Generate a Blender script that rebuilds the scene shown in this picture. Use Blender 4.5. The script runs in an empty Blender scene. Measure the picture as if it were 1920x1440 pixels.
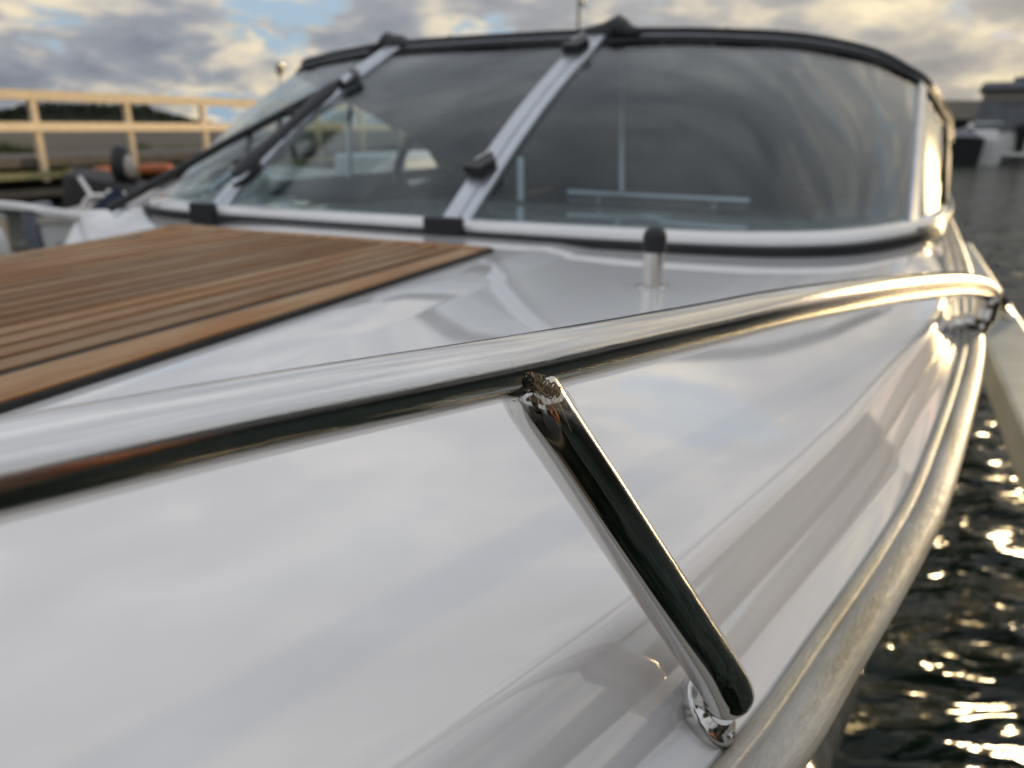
import bpy, bmesh, math, random
from mathutils import Vector, Matrix
random.seed(7)
R = math.radians
S = bpy.context.scene
COL = S.collection

# ------------------------------------------------------------------ camera, light, world
EYE = 1.10                       # camera height over the water
FPX = 1442.0
PITCH = math.atan(480 / FPX)
SP, CP = math.sin(PITCH), math.cos(PITCH)
SUN_AZ, SUN_EL = 43.5, 2.0
cd = bpy.data.cameras.new('camera')
cam = bpy.data.objects.new('camera', cd); COL.objects.link(cam)
cam.location = (0, 0, EYE); cam.rotation_euler = (math.pi/2 - PITCH, 0, 0)
cd.sensor_width = 36; cd.lens = 36 * FPX / 1920
cd.clip_start = 0.02; cd.clip_end = 6000
cd.dof.use_dof = True; cd.dof.focus_distance = 0.305; cd.dof.aperture_fstop = 9.0
S.camera = cam

w = bpy.data.worlds.new('World'); S.world = w; w.use_nodes = True
nt = w.node_tree; nt.nodes.clear()
def N(t, typ, **kw):
    n = t.nodes.new(typ)
    for k, v in kw.items(): setattr(n, k, v)
    return n
def L(t, a, b): t.links.new(a, b)
def M_(t, op, a, b=None, c=None, clamp=False):
    n = N(t, 'ShaderNodeMath', operation=op, use_clamp=clamp)
    for i, v in enumerate((a, b, c)):
        if v is None: continue
        if isinstance(v, (int, float)): n.inputs[i].default_value = v
        else: L(t, v, n.inputs[i])
    return n.outputs[0]
def ramp(t, fac, stops, interp='LINEAR'):
    n = N(t, 'ShaderNodeValToRGB'); n.color_ramp.interpolation = interp
    e = n.color_ramp.elements
    while len(e) < len(stops): e.new(0.5)
    for i, (p, c) in enumerate(stops):
        e[i].position = p; e[i].color = (c[0], c[1], c[2], 1)
    L(t, fac, n.inputs[0]); return n.outputs[0]
def mix(t, fac, a, b, blend='MIX'):
    n = N(t, 'ShaderNodeMix', data_type='RGBA', blend_type=blend)
    for s, v in ((n.inputs[0], fac), (n.inputs[6], a), (n.inputs[7], b)):
        if isinstance(v, (int, float)): s.default_value = v
        elif isinstance(v, tuple): s.default_value = (v[0], v[1], v[2], 1)
        else: L(t, v, s)
    return n.outputs[2]
def noise(t, vec, scale, detail=4, rough=0.5, dist=0.0):
    n = N(t, 'ShaderNodeTexNoise'); n.inputs['Scale'].default_value = scale
    n.inputs['Detail'].default_value = detail; n.inputs['Roughness'].default_value = rough
    n.inputs['Distortion'].default_value = dist
    if vec is not None: L(t, vec, n.inputs['Vector'])
    return n.outputs['Fac']
def mapping(t, vec, scale=(1, 1, 1), loc=(0, 0, 0), rot=(0, 0, 0)):
    n = N(t, 'ShaderNodeMapping'); L(t, vec, n.inputs['Vector'])
    n.inputs['Scale'].default_value = scale; n.inputs['Location'].default_value = loc; n.inputs['Rotation'].default_value = rot
    return n.outputs[0]

SKYK = 0.10
sky = N(nt, 'ShaderNodeTexSky', sky_type='NISHITA'); sky.sun_disc = False
sky.sun_elevation = R(SUN_EL); sky.sun_rotation = R(SUN_AZ); sky.air_density = 1.0; sky.dust_density = 1.5
tc = N(nt, 'ShaderNodeTexCoord'); dirv = tc.outputs['Generated']
sep = N(nt, 'ShaderNodeSeparateXYZ'); L(nt, dirv, sep.inputs[0])
zc = M_(nt, 'MAXIMUM', sep.outputs[2], 0.0)
flat = M_(nt, 'DIVIDE', 1.0, M_(nt, 'ADD', zc, 0.30))           # cloud layer seen flatter near the horizon
cx = M_(nt, 'MULTIPLY', sep.outputs[0], flat); cy = M_(nt, 'MULTIPLY', sep.outputs[1], flat)
comb = N(nt, 'ShaderNodeCombineXYZ'); L(nt, cx, comb.inputs[0]); L(nt, cy, comb.inputs[1]); L(nt, M_(nt, 'MULTIPLY', sep.outputs[2], 3.0), comb.inputs[2])
cv = comb.outputs[0]
SEED = (3.1, 1.7, 0.4)
n1 = noise(nt, mapping(nt, cv, (1, 1, 1.25), SEED), 3.0, 7, 0.54, 0.2)
lightoff = mapping(nt, cv, (1, 1, 1.25), (SEED[0] + 0.03, SEED[1] + 0.03, SEED[2] + 0.07))
n2 = noise(nt, lightoff, 3.0, 5, 0.5, 0.2)
cover = ramp(nt, n1, [(0.36, (0, 0, 0)), (0.45, (1, 1, 1))], 'EASE')
thick = M_(nt, 'SUBTRACT', n1, n2)                               # positive where the cloud thins towards the light
lit = M_(nt, 'MULTIPLY_ADD', thick, 6.0, 0.36, clamp=True)
dens = ramp(nt, n1, [(0.42, (1, 1, 1)), (0.66, (0, 0, 0))])
litf = M_(nt, 'ADD', M_(nt, 'MULTIPLY', lit, 0.55), M_(nt, 'MULTIPLY', dens, 0.5), clamp=True)
sunv = N(nt, 'ShaderNodeVectorMath', operation='DOT_PRODUCT'); L(nt, dirv, sunv.inputs[0])
sunv.inputs[1].default_value = (math.sin(R(SUN_AZ))*math.cos(R(SUN_EL)), math.cos(R(SUN_AZ))*math.cos(R(SUN_EL)), math.sin(R(SUN_EL)))
sdot = M_(nt, 'MAXIMUM', sunv.outputs['Value'], 0.0)
glow = M_(nt, 'POWER', sdot, 800.0); glow2 = M_(nt, 'POWER', sdot, 5.0)
k = 1 / SKYK
cl_cold = ramp(nt, litf, [(0.0, (0.15*k, 0.17*k, 0.215*k)), (0.45, (0.28*k, 0.295*k, 0.325*k)), (0.72, (0.55*k, 0.50*k, 0.42*k)), (1.0, (0.88*k, 0.74*k, 0.50*k))])
cl_warm = ramp(nt, litf, [(0.0, (0.28*k, 0.26*k, 0.235*k)), (0.5, (0.46*k, 0.41*k, 0.34*k)), (0.75, (0.70*k, 0.60*k, 0.42*k)), (1.0, (1.05*k, 0.88*k, 0.56*k))])
cl_high = ramp(nt, litf, [(0.1, (0.22*k, 0.235*k, 0.27*k)), (0.5, (0.36*k, 0.375*k, 0.405*k)), (0.95, (0.60*k, 0.61*k, 0.63*k))])
cl_cold = mix(nt, M_(nt, 'MULTIPLY', M_(nt, 'SUBTRACT', zc, 0.16), 3.0, clamp=True), cl_cold, cl_high)
cl = mix(nt, glow2, cl_cold, cl_warm)
clear = mix(nt, 0.75, sky.outputs[0], (0.36*k, 0.52*k, 0.68*k))
cover = M_(nt, 'MAXIMUM', cover, M_(nt, 'MULTIPLY', M_(nt, 'SUBTRACT', zc, 0.2), 2.0, clamp=True))
skyc = mix(nt, M_(nt, 'MULTIPLY', cover, 1.0, clamp=True), clear, cl)
# the cloud veil brightens evenly overhead and glows round the sun
up = M_(nt, 'POWER', zc, 0.8)
gl = N(nt, 'ShaderNodeVectorMath', operation='SCALE'); gl.inputs[0].default_value = (55*k, 39*k, 18*k); L(nt, glow, gl.inputs['Scale'])
veil = N(nt, 'ShaderNodeVectorMath', operation='SCALE'); veil.inputs[0].default_value = (0.27*k, 0.28*k, 0.305*k); L(nt, up, veil.inputs['Scale'])
ad = N(nt, 'ShaderNodeVectorMath', operation='ADD'); L(nt, skyc, ad.inputs[0]); L(nt, veil.outputs[0], ad.inputs[1])
ad2 = N(nt, 'ShaderNodeVectorMath', operation='ADD'); L(nt, ad.outputs[0], ad2.inputs[0]); L(nt, gl.outputs[0], ad2.inputs[1])
bg = N(nt, 'ShaderNodeBackground'); bg.inputs[1].default_value = SKYK; L(nt, ad2.outputs[0], bg.inputs[0])
wo = N(nt, 'ShaderNodeOutputWorld'); L(nt, bg.outputs[0], wo.inputs[0])

sl = bpy.data.lights.new('sun', 'SUN'); sl.energy = 5.0; sl.angle = R(0.6); sl.color = (1.0, 0.74, 0.42)
so = bpy.data.objects.new('sun', sl); COL.objects.link(so)
so.rotation_euler = (R(90 - SUN_EL), 0, R(180 - SUN_AZ)); so.location = (30, 30, 20)
S.view_settings.view_transform = 'Standard'; S.view_settings.look = 'None'
S.view_settings.exposure = 0.12; S.view_settings.gamma = 1
try: S.view_settings.use_curve_mapping = False
except Exception: pass
S.cycles.use_denoising = True
S.cycles.max_bounces = 12; S.cycles.transparent_max_bounces = 16
S.cycles.sample_clamp_indirect = 8; S.cycles.sample_clamp_direct = 30
S.cycles.caustics_reflective = False; S.cycles.caustics_refractive = False

# ------------------------------------------------------------------ frames of reference
AX = R(26)                                   # heading of the boat's stern, right of the camera's heading
def W(s, p, z):                              # s metres aft, p metres to port of the camera, z from camera height
    return Vector((math.sin(AX)*s + math.cos(AX)*p, math.cos(AX)*s - math.sin(AX)*p, z + EYE))
def at(u, v, t):                             # real point at depth t seen at photo pixel u, v
    x = (u - 960)/FPX; y = (720 - v)/FPX
    return Vector((x*t, (CP + SP*y)*t, (-SP + CP*y)*t + EYE))
P0 = -0.872                                  # centreline of the boat

# ------------------------------------------------------------------ materials
MATS = {}
def mat(name, col=(.5, .5, .5), rough=0.5, metal=0.0, var=0.0, vscale=8.0, bump=0.0, bscale=60.0, stretch=(1, 1, 1), coat=0.0, spec=0.5, build=None, col2=None, emit=None):
    if name in MATS: return MATS[name]
    m = bpy.data.materials.new(name); m.use_nodes = True; MATS[name] = m
    t = m.node_tree; b = t.nodes['Principled BSDF']
    b.inputs['Base Color'].default_value = (*col, 1); b.inputs['Roughness'].default_value = rough
    b.inputs['Metallic'].default_value = metal; b.inputs['Coat Weight'].default_value = coat
    b.inputs['Coat Roughness'].default_value = 0.03; b.inputs['Specular IOR Level'].default_value = spec
    tcn = N(t, 'ShaderNodeTexCoord'); v = mapping(t, tcn.outputs['Object'], stretch)
    if var or col2:
        f = noise(t, v, vscale, 5, 0.6)
        c2 = col2 or tuple(max(0, c*(1 - var)) for c in col)
        fc = ramp(t, f, [(0.35, (0, 0, 0)), (0.65, (1, 1, 1))])
        L(t, mix(t, fc, col, c2), b.inputs['Base Color'])
    if bump:
        bn = N(t, 'ShaderNodeBump'); bn.inputs['Strength'].default_value = bump; bn.inputs['Distance'].default_value = 0.002
        L(t, noise(t, v, bscale, 3, 0.6), bn.inputs['Height']); L(t, bn.outputs[0], b.inputs['Normal'])
    if build: build(t, b, v)
    return m

def gel(t, b, v):
    g = N(t, 'ShaderNodeTexCoord').outputs['Object']
    f = noise(t, g, 2.2, 3, 0.5)
    L(t, ramp(t, f, [(0.3, (0.755, 0.745, 0.735)), (0.7, (0.79, 0.78, 0.77))]), b.inputs['Base Color'])
    r = noise(t, g, 14, 6, 0.7)
    L(t, ramp(t, r, [(0.35, (0.03,)*3), (0.75, (0.09,)*3)]), b.inputs['Roughness'])
    bn = N(t, 'ShaderNodeBump'); bn.inputs['Strength'].default_value = 0.12; bn.inputs['Distance'].default_value = 0.0015
    L(t, noise(t, g, 7, 2, 0.4), bn.inputs['Height']); L(t, bn.outputs[0], b.inputs['Normal'])
gelcoat = mat('gelcoat', rough=.1, coat=0.9, build=gel)
MATS['gelcoat'].node_tree.nodes['Principled BSDF'].inputs['Coat IOR'].default_value = 1.62
def steelb(t, b, v):
    g = N(t, 'ShaderNodeTexCoord').outputs['Object']
    r = noise(t, mapping(t, g, (1, 1, 1)), 60, 6, 0.7)
    L(t, ramp(t, r, [(0.3, (0.045,)*3), (0.8, (0.15,)*3)]), b.inputs['Roughness'])
    bn = N(t, 'ShaderNodeBump'); bn.inputs['Strength'].default_value = 0.25; bn.inputs['Distance'].default_value = 0.0004
    L(t, noise(t, g, 35, 3, 0.5), bn.inputs['Height']); L(t, bn.outputs[0], b.inputs['Normal'])
steel = mat('polished_steel', (.66, .65, .63), .08, 1.0, build=steelb)
def brushed(t, b, v):
    u = N(t, 'ShaderNodeTexCoord').outputs['UV']                 # x along the tube, y round it
    r = noise(t, mapping(t, u, (4, 260, 1)), 1.0, 4, 0.6)
    L(t, ramp(t, r, [(0.3, (0.03,)*3), (0.75, (0.09,)*3)]), b.inputs['Roughness'])
    h = noise(t, mapping(t, u, (3, 330, 1)), 1.0, 3, 0.6)
    bn = N(t, 'ShaderNodeBump'); bn.inputs['Strength'].default_value = 0.09; bn.inputs['Distance'].default_value = 0.0003
    # a few small scratches across the tube
    vo = N(t, 'ShaderNodeTexVoronoi', feature='DISTANCE_TO_EDGE'); vo.inputs['Scale'].default_value = 1.0
    L(t, mapping(t, u, (55, 5, 1), rot=(0, 0, 0.3)), vo.inputs['Vector'])
    sc = M_(t, 'LESS_THAN', vo.outputs['Distance'], 0.012)
    spots = ramp(t, noise(t, mapping(t, u, (16, 6, 1)), 1.0, 2, 0.5), [(0.66, (0, 0, 0)), (0.70, (1, 1, 1))])
    sc = M_(t, 'MULTIPLY', sc, spots)
    L(t, mix(t, M_(t, 'MULTIPLY', sc, .5), (.70, .69, .67), (.34, .31, .28)), b.inputs['Base Color'])
    L(t, h, bn.inputs['Height']); L(t, bn.outputs[0], b.inputs['Normal'])
rail_steel = mat('brushed_rail_steel', (.7, .69, .67), .13, 1.0, build=brushed)
alu = mat('anodised_aluminium', (.60, .63, .67), .34, 0.85, var=.12, vscale=12, bump=.1, bscale=300)
alu_edge = mat('aluminium_groove', (.30, .31, .33), .4, 0.8)
black = mat('black_rubber', (.012, .013, .016), .45, bump=.3, bscale=200, var=.3)
webbing = mat('black_webbing', (.010, .010, .011), .85, var=.3)
plastic = mat('black_plastic', (.014, .014, .014), .28, var=.3, bump=.1)
canvas = mat('navy_canvas', (.014, .022, .046), .8, var=.35, vscale=5, bump=.6, bscale=900, stretch=(1, 1, 1))
dark_in = mat('dark_upholstery', (.03, .033, .04), .6, var=.3)
def rubm(t, b, v):
    g = N(t, 'ShaderNodeTexCoord').outputs['UV']
    f = noise(t, mapping(t, g, (3, 5, 1)), 1.0, 5, 0.55)
    f2 = noise(t, mapping(t, g, (30, 45, 1)), 1.0, 5, 0.7)
    base = ramp(t, f, [(0.32, (.20, .18, .12)), (0.45, (.34, .335, .29)), (0.60, (.45, .455, .44))])
    L(t, mix(t, M_(t, 'MULTIPLY', f2, 0.55), base, (.22, .20, .15)), b.inputs['Base Color'])
    L(t, ramp(t, f2, [(0.3, (.38,)*3), (0.7, (.7,)*3)]), b.inputs['Roughness'])
    bn = N(t, 'ShaderNodeBump'); bn.inputs['Strength'].default_value = 0.4; bn.inputs['Distance'].default_value = 0.0015
    L(t, f2, bn.inputs['Height']); L(t, bn.outputs[0], b.inputs['Normal'])
rubber_strip = mat('weathered_fender_strip', rough=.4, build=rubm)
def teakm(c1, c2, c3):
    def f(t, b, v):
        oi = N(t, 'ShaderNodeObjectInfo')
        g = N(t, 'ShaderNodeTexCoord').outputs['Object']
        add = N(t, 'ShaderNodeVectorMath', operation='ADD'); L(t, g, add.inputs[0])
        cmb = N(t, 'ShaderNodeCombineXYZ'); L(t, M_(t, 'MULTIPLY', oi.outputs['Random'], 37.0), cmb.inputs[0]); L(t, M_(t, 'MULTIPLY', oi.outputs['Random'], 91.0), cmb.inputs[1]); L(t, cmb.outputs[0], add.inputs[1])
        gr = noise(t, mapping(t, add.outputs[0], (110, 5, 60)), 1.0, 6, 0.65, 0.4)
        patch = noise(t, mapping(t, add.outputs[0], (16, 3.5, 16)), 1.0, 4, 0.6)
        c = mix(t, ramp(t, gr, [(0.3, (0, 0, 0)), (0.7, (1, 1, 1))]), c1, c2)
        wear = ramp(t, patch, [(0.42, (0, 0, 0)), (0.68, (1, 1, 1))])
        c = mix(t, M_(t, 'MULTIPLY', wear, 0.75), c, c3)
        tone = M_(t, 'MULTIPLY_ADD', oi.outputs['Random'], 0.6, 0.68)
        sc = N(t, 'ShaderNodeVectorMath', operation='SCALE'); L(t, c, sc.inputs[0]); L(t, tone, sc.inputs['Scale'])
        L(t, sc.outputs[0], b.inputs['Base Color'])
        bn = N(t, 'ShaderNodeBump'); bn.inputs['Strength'].default_value = 0.6; bn.inputs['Distance'].default_value = 0.001
        L(t, gr, bn.inputs['Height']); L(t, bn.outputs[0], b.inputs['Normal'])
    return f
teak = mat('teak', rough=.62, spec=.3, build=teakm((.195, .085, .027), (.40, .190, .066), (.42, .31, .19)))
caulk = mat('caulk', (.022, .020, .018), .6, var=.4, vscale=40)
def wood(name, c1, c2, dark=.3):
    def f(t, b, v):
        oi = N(t, 'ShaderNodeObjectInfo'); g = N(t, 'ShaderNodeTexCoord').outputs['Object']
        n_ = noise(t, g, 9, 6, 0.6, 1.0)
        c = mix(t, ramp(t, n_, [(0.35, (0, 0, 0)), (0.65, (1, 1, 1))]), c1, c2)
        sc = N(t, 'ShaderNodeVectorMath', operation='SCALE'); L(t, c, sc.inputs[0]); L(t, M_(t, 'MULTIPLY_ADD', oi.outputs['Random'], dark, 1 - dark/2), sc.inputs['Scale'])
        L(t, sc.outputs[0], b.inputs['Base Color'])
        bn = N(t, 'ShaderNodeBump'); bn.inputs['Strength'].default_value = 0.5; bn.inputs['Distance'].default_value = 0.01
        L(t, n_, bn.inputs['Height']); L(t, bn.outputs[0], b.inputs['Normal'])
    return mat(name, rough=.75, build=f)
rail_wood = wood('pale_timber', (.72, .60, .43), (.62, .50, .35))
grey_wood = wood('grey_timber', (.17, .145, .12), (.10, .085, .07))
yellow_green_wood = wood('yellow_green_timber', (.30, .29, .12), (.42, .36, .18))  # yellow-green tone of the piles and upper fender beam
dark_wood = wood('dark_timber', (.035, .030, .022), (.02, .018, .015))
quay_dark = wood('wet_quay_timber', (.010, .0105, .008), (.006, .006, .005))
def glassm(name, tint, base, rr=0.0):
    if name in MATS: return MATS[name]
    m = bpy.data.materials.new(name); m.use_nodes = True; MATS[name] = m
    t = m.node_tree; t.nodes.clear()
    tr = N(t, 'ShaderNodeBsdfTransparent'); tr.inputs[0].default_value = (*tint, 1)
    gl_ = N(t, 'ShaderNodeBsdfGlossy'); gl_.inputs['Roughness'].default_value = rr; gl_.inputs[0].default_value = (1, 1, 1, 1)
    lw = N(t, 'ShaderNodeLayerWeight'); lw.inputs[0].default_value = 0.5
    f = M_(t, 'MULTIPLY_ADD', M_(t, 'POWER', lw.outputs['Facing'], 5.0), 0.95 - base, base, clamp=True)
    g = N(t, 'ShaderNodeTexCoord').outputs['Object']
    # thin film of dried salt that scatters a little light
    df = N(t, 'ShaderNodeBsdfDiffuse'); df.inputs[0].default_value = (.6, .6, .6, 1)
    mx0 = N(t, 'ShaderNodeMixShader'); L(t, M_(t, 'MULTIPLY', noise(t, mapping(t, g, (6, 6, 3)), 1.0, 5, .6), 0.018), mx0.inputs[0])
    L(t, tr.outputs[0], mx0.inputs[1]); L(t, df.outputs[0], mx0.inputs[2])
    bn = N(t, 'ShaderNodeBump'); bn.inputs['Strength'].default_value = 0.12; bn.inputs['Distance'].default_value = 0.002
    L(t, noise(t, g, 3, 1, .4), bn.inputs['Height']); L(t, bn.outputs[0], gl_.inputs['Normal'])
    mx = N(t, 'ShaderNodeMixShader'); L(t, f, mx.inputs[0]); L(t, mx0.outputs[0], mx.inputs[1]); L(t, gl_.outputs[0], mx.inputs[2])
    o = N(t, 'ShaderNodeOutputMaterial'); L(t, mx.outputs[0], o.inputs[0]); return m
glass = glassm('windscreen_glass', (.80, .86, .87), 0.026, 0.02)
twine_m = mat('frayed_twine', (.16, .12, .075), .9, var=.6, vscale=400)
hair_m = mat('twine_hair', (.35, .25, .13), .7)
orange = mat('orange_vinyl', (.50, .15, .045), .45, var=.25)
white_p = mat('white_paint', (.76, .75, .73), .25, var=.12)
beige_p = mat('beige_paint', (.50, .45, .40), .45, var=.12)
slate_p = mat('slate_blue', (.16, .17, .21), .4, var=.1)
grey_cover = mat('grey_boat_canvas', (.15, .16, .18), .75, var=.3, vscale=3)
tarp = mat('black_tarpaulin', (.008, .008, .009), .7, var=.3)
galv = mat('galvanised_steel', (.33, .37, .36), .5, 0.3, var=.25, vscale=6)
red = mat('red_cloth', (.45, .03, .02), .7)
letter = mat('grey_lettering', (.20, .19, .19), .5)
navy_rope = mat('navy_rope', (.012, .02, .05), .8, var=.4, vscale=90, bump=.5, bscale=300)
cream = mat('cream_cladding', (.26, .235, .19), .7, var=.1, vscale=1)
dark_clad = mat('dark_cladding', (.04, .04, .045), .7, var=.2)
tail_glass = mat('tinted_glass', (.02, .025, .03), .08)
lamp_m = mat('lamp_housing', (.55, .5, .4), .3, .5)

# ------------------------------------------------------------------ mesh helpers
class MB:
    def __init__(self): self.v = []; self.f = []; self.uv = None
    def add(self, vs, fs):
        o = len(self.v); self.v += [Vector(x) for x in vs]; self.f += [tuple(i + o for i in q) for q in fs]; return self
    def box(self, c, d, rot=None):
        c = Vector(c); hx, hy, hz = (x/2 for x in d)
        vs = [Vector((x, y, z)) for x in (-hx, hx) for y in (-hy, hy) for z in (-hz, hz)]
        if rot is not None: vs = [rot @ q for q in vs]
        return self.add([c + q for q in vs], [(0, 1, 3, 2), (4, 6, 7, 5), (0, 4, 5, 1), (2, 3, 7, 6), (0, 2, 6, 4), (1, 5, 7, 3)])
    def bar(self, a, b, wid, hei, upv=(0, 0, 1)):
        a = Vector(a); b = Vector(b); y = (b - a); ln = y.length; y.normalize()
        upv = Vector(upv); x = y.cross(upv).normalized(); z = x.cross(y)
        return self.box((a + b)/2, (wid, ln, hei), Matrix((x, y, z)).transposed())
    def tube(self, pts, r, n=14, caps=True, upv=(0, 0, 1), flat=1.0, uv=False):
        pts = [Vector(p) for p in pts]; rs = r if isinstance(r, (list, tuple)) else [r]*len(pts)
        rings = []; up_ = Vector(upv); prev = None
        for i, p in enumerate(pts):
            d = (pts[min(i+1, len(pts)-1)] - pts[max(i-1, 0)]).normalized()
            x = d.cross(up_)
            if x.length < 1e-4: x = d.cross(Vector((1, 0, 0)))
            x.normalize()
            if prev is not None:
                q = prev - d*prev.dot(d)
                if q.length > 1e-5: x = q.normalized()
            prev = x; y = x.cross(d).normalized()
            rings.append([p + (x*math.cos(2*math.pi*k_/n) + y*flat*math.sin(2*math.pi*k_/n))*rs[i] for k_ in range(n)])
        vs = [q for rg in rings for q in rg]; fs = []
        for i in range(len(pts)-1):
            for k_ in range(n):
                fs.append((i*n+k_, i*n+(k_+1) % n, (i+1)*n+(k_+1) % n, (i+1)*n+k_))
        if caps: fs += [tuple(range(n))[::-1], tuple((len(pts)-1)*n + k_ for k_ in range(n))]
        self.add(vs, fs)
        if uv: self.uv = ('tube', pts, n)
        return self
    def grid(self, rows, closed=False):
        n = len(rows[0]); vs = [q for r_ in rows for q in r_]; fs = []
        for i in range(len(rows)-1):
            for j in range(n-1 if not closed else n):
                fs.append((i*n+j, i*n+(j+1) % n, (i+1)*n+(j+1) % n, (i+1)*n+j))
        return self.add(vs, fs)
    def prism(self, poly, vec):
        n = len(poly); vec = Vector(vec); poly = [Vector(q) for q in poly]
        return self.add(poly + [q + vec for q in poly], [tuple(range(n))[::-1], tuple(range(n, 2*n))] + [(i, (i+1) % n, (i+1) % n + n, i + n) for i in range(n)])
    def ball(self, c, r, nu=12, nv=8):
        c = Vector(c); rr = Vector(r) if isinstance(r, (tuple, list, Vector)) else Vector((r, r, r)); rows = []
        for j in range(nv+1):
            th = math.pi*(j/nv); th = min(max(th, 0.02), math.pi-0.02)
            rows.append([c + Vector((rr.x*math.sin(th)*math.cos(2*math.pi*i/nu), rr.y*math.sin(th)*math.sin(2*math.pi*i/nu), rr.z*math.cos(th))) for i in range(nu)])
        self.grid(rows, True); return self
    def ring(self, c, rad, r, axis=(0, 0, 1), n=32, m=10, flat=1.0):
        c = Vector(c); a_ = Vector(axis).normalized(); x = a_.orthogonal().normalized(); y = a_.cross(x); rows = []
        for i in range(n+1):
            t = 2*math.pi*i/n; d = x*math.cos(t) + y*math.sin(t)
            rows.append([c + d*(rad + r*math.cos(2*math.pi*j/m)) + a_*(r*flat*math.sin(2*math.pi*j/m)) for j in range(m)])
        return self.grid(rows, True)
    def build(self, name, m, parent=None, smooth=None, bevel=0, solid=0, subsurf=0, autos=None, origin=None):
        me = bpy.data.meshes.new(name); org = Vector(origin) if origin is not None else Vector()
        me.from_pydata([tuple(q - org) for q in self.v], [], self.f); me.update()
        bm = bmesh.new(); bm.from_mesh(me)
        if not self.uv: bmesh.ops.remove_doubles(bm, verts=bm.verts, dist=1e-6)
        bmesh.ops.recalc_face_normals(bm, faces=bm.faces); bm.to_mesh(me); bm.free()
        if self.uv and self.uv[0] == 'tube':
            _, pts, n = self.uv; ul = me.uv_layers.new(name='UV'); acc = [0]
            for i in range(1, len(pts)): acc.append(acc[-1] + (pts[i]-pts[i-1]).length)
            for poly in me.polygons:
                ks = [me.loops[li].vertex_index % n for li in poly.loop_indices]; wrap = (0 in ks and n-1 in ks)
                for li in poly.loop_indices:
                    vi = me.loops[li].vertex_index; kk = vi % n
                    if wrap and kk == 0: kk = n
                    ul.data[li].uv = (acc[min(vi//n, len(acc)-1)]*6, kk/n)
        elif self.uv and self.uv[0] == 'grid':
            _, nn, acc = self.uv; ul = me.uv_layers.new(name='UV')
            for poly in me.polygons:
                for li in poly.loop_indices:
                    vi = me.loops[li].vertex_index; ul.data[li].uv = (acc[vi//nn]*3, (vi % nn)/(nn-1))
        me.materials.append(m)
        o = bpy.data.objects.new(name, me); COL.objects.link(o)
        o.location = org
        if parent is not None:
            o.parent = parent
            o.location = org - world_loc(parent)
        if smooth: 
            for p_ in me.polygons: p_.use_smooth = True
            if smooth != 'all':
                try: me.set_sharp_from_angle(angle=R(smooth if isinstance(smooth, (int, float)) and smooth > 1 else 40))
                except Exception: pass
        if solid:
            md = o.modifiers.new('solid', 'SOLIDIFY'); md.thickness = solid; md.offset = 0
        if bevel:
            md = o.modifiers.new('bevel', 'BEVEL'); md.width = bevel; md.segments = 3; md.limit_method = 'ANGLE'; md.angle_limit = R(35)
            for p_ in me.polygons: p_.use_smooth = True
            md.harden_normals = False
            try: me.set_sharp_from_angle(angle=R(70))
            except Exception: pass
        if subsurf:
            md = o.modifiers.new('sub', 'SUBSURF'); md.levels = subsurf; md.render_levels = subsurf
        return o
def world_loc(o):
    l = Vector(o.location)
    while o.parent: o = o.parent; l = l + Vector(o.location)
    return l
def tag(o, label=None, cat=None, group=None, kind=None):
    if label: o['label'] = label
    if cat: o['category'] = cat
    if group: o['group'] = group
    if kind: o['kind'] = kind
    return o
def thing(name, loc, label, cat, group=None):
    e = bpy.data.objects.new(name, None); e.location = loc; e.empty_display_size = .1; COL.objects.link(e)
    return tag(e, label, cat, group)
def spl(pts, n=8):                           # Catmull-Rom through tuples
    P = [tuple(p) for p in pts]; out = []
    P = [tuple(2*a-b for a, b in zip(P[0], P[1]))] + P + [tuple(2*a-b for a, b in zip(P[-1], P[-2]))]
    for i in range(1, len(P)-2):
        for k_ in range(n):
            t = k_/n; p0, p1, p2, p3 = P[i-1], P[i], P[i+1], P[i+2]
            out.append(tuple(0.5*((2*b) + (-a+c)*t + (2*a-5*b+4*c-d)*t*t + (-a+3*b-3*c+d)*t**3) for a, b, c, d in zip(p0, p1, p2, p3)))
    out.append(P[-2]); return out
def interp(tab, x):
    if x <= tab[0][0]: return tab[0][1]
    for (a, b), (c, d) in zip(tab, tab[1:]):
        if x <= c: return b + (d-b)*(x-a)/(c-a)
    return tab[-1][1]

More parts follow.
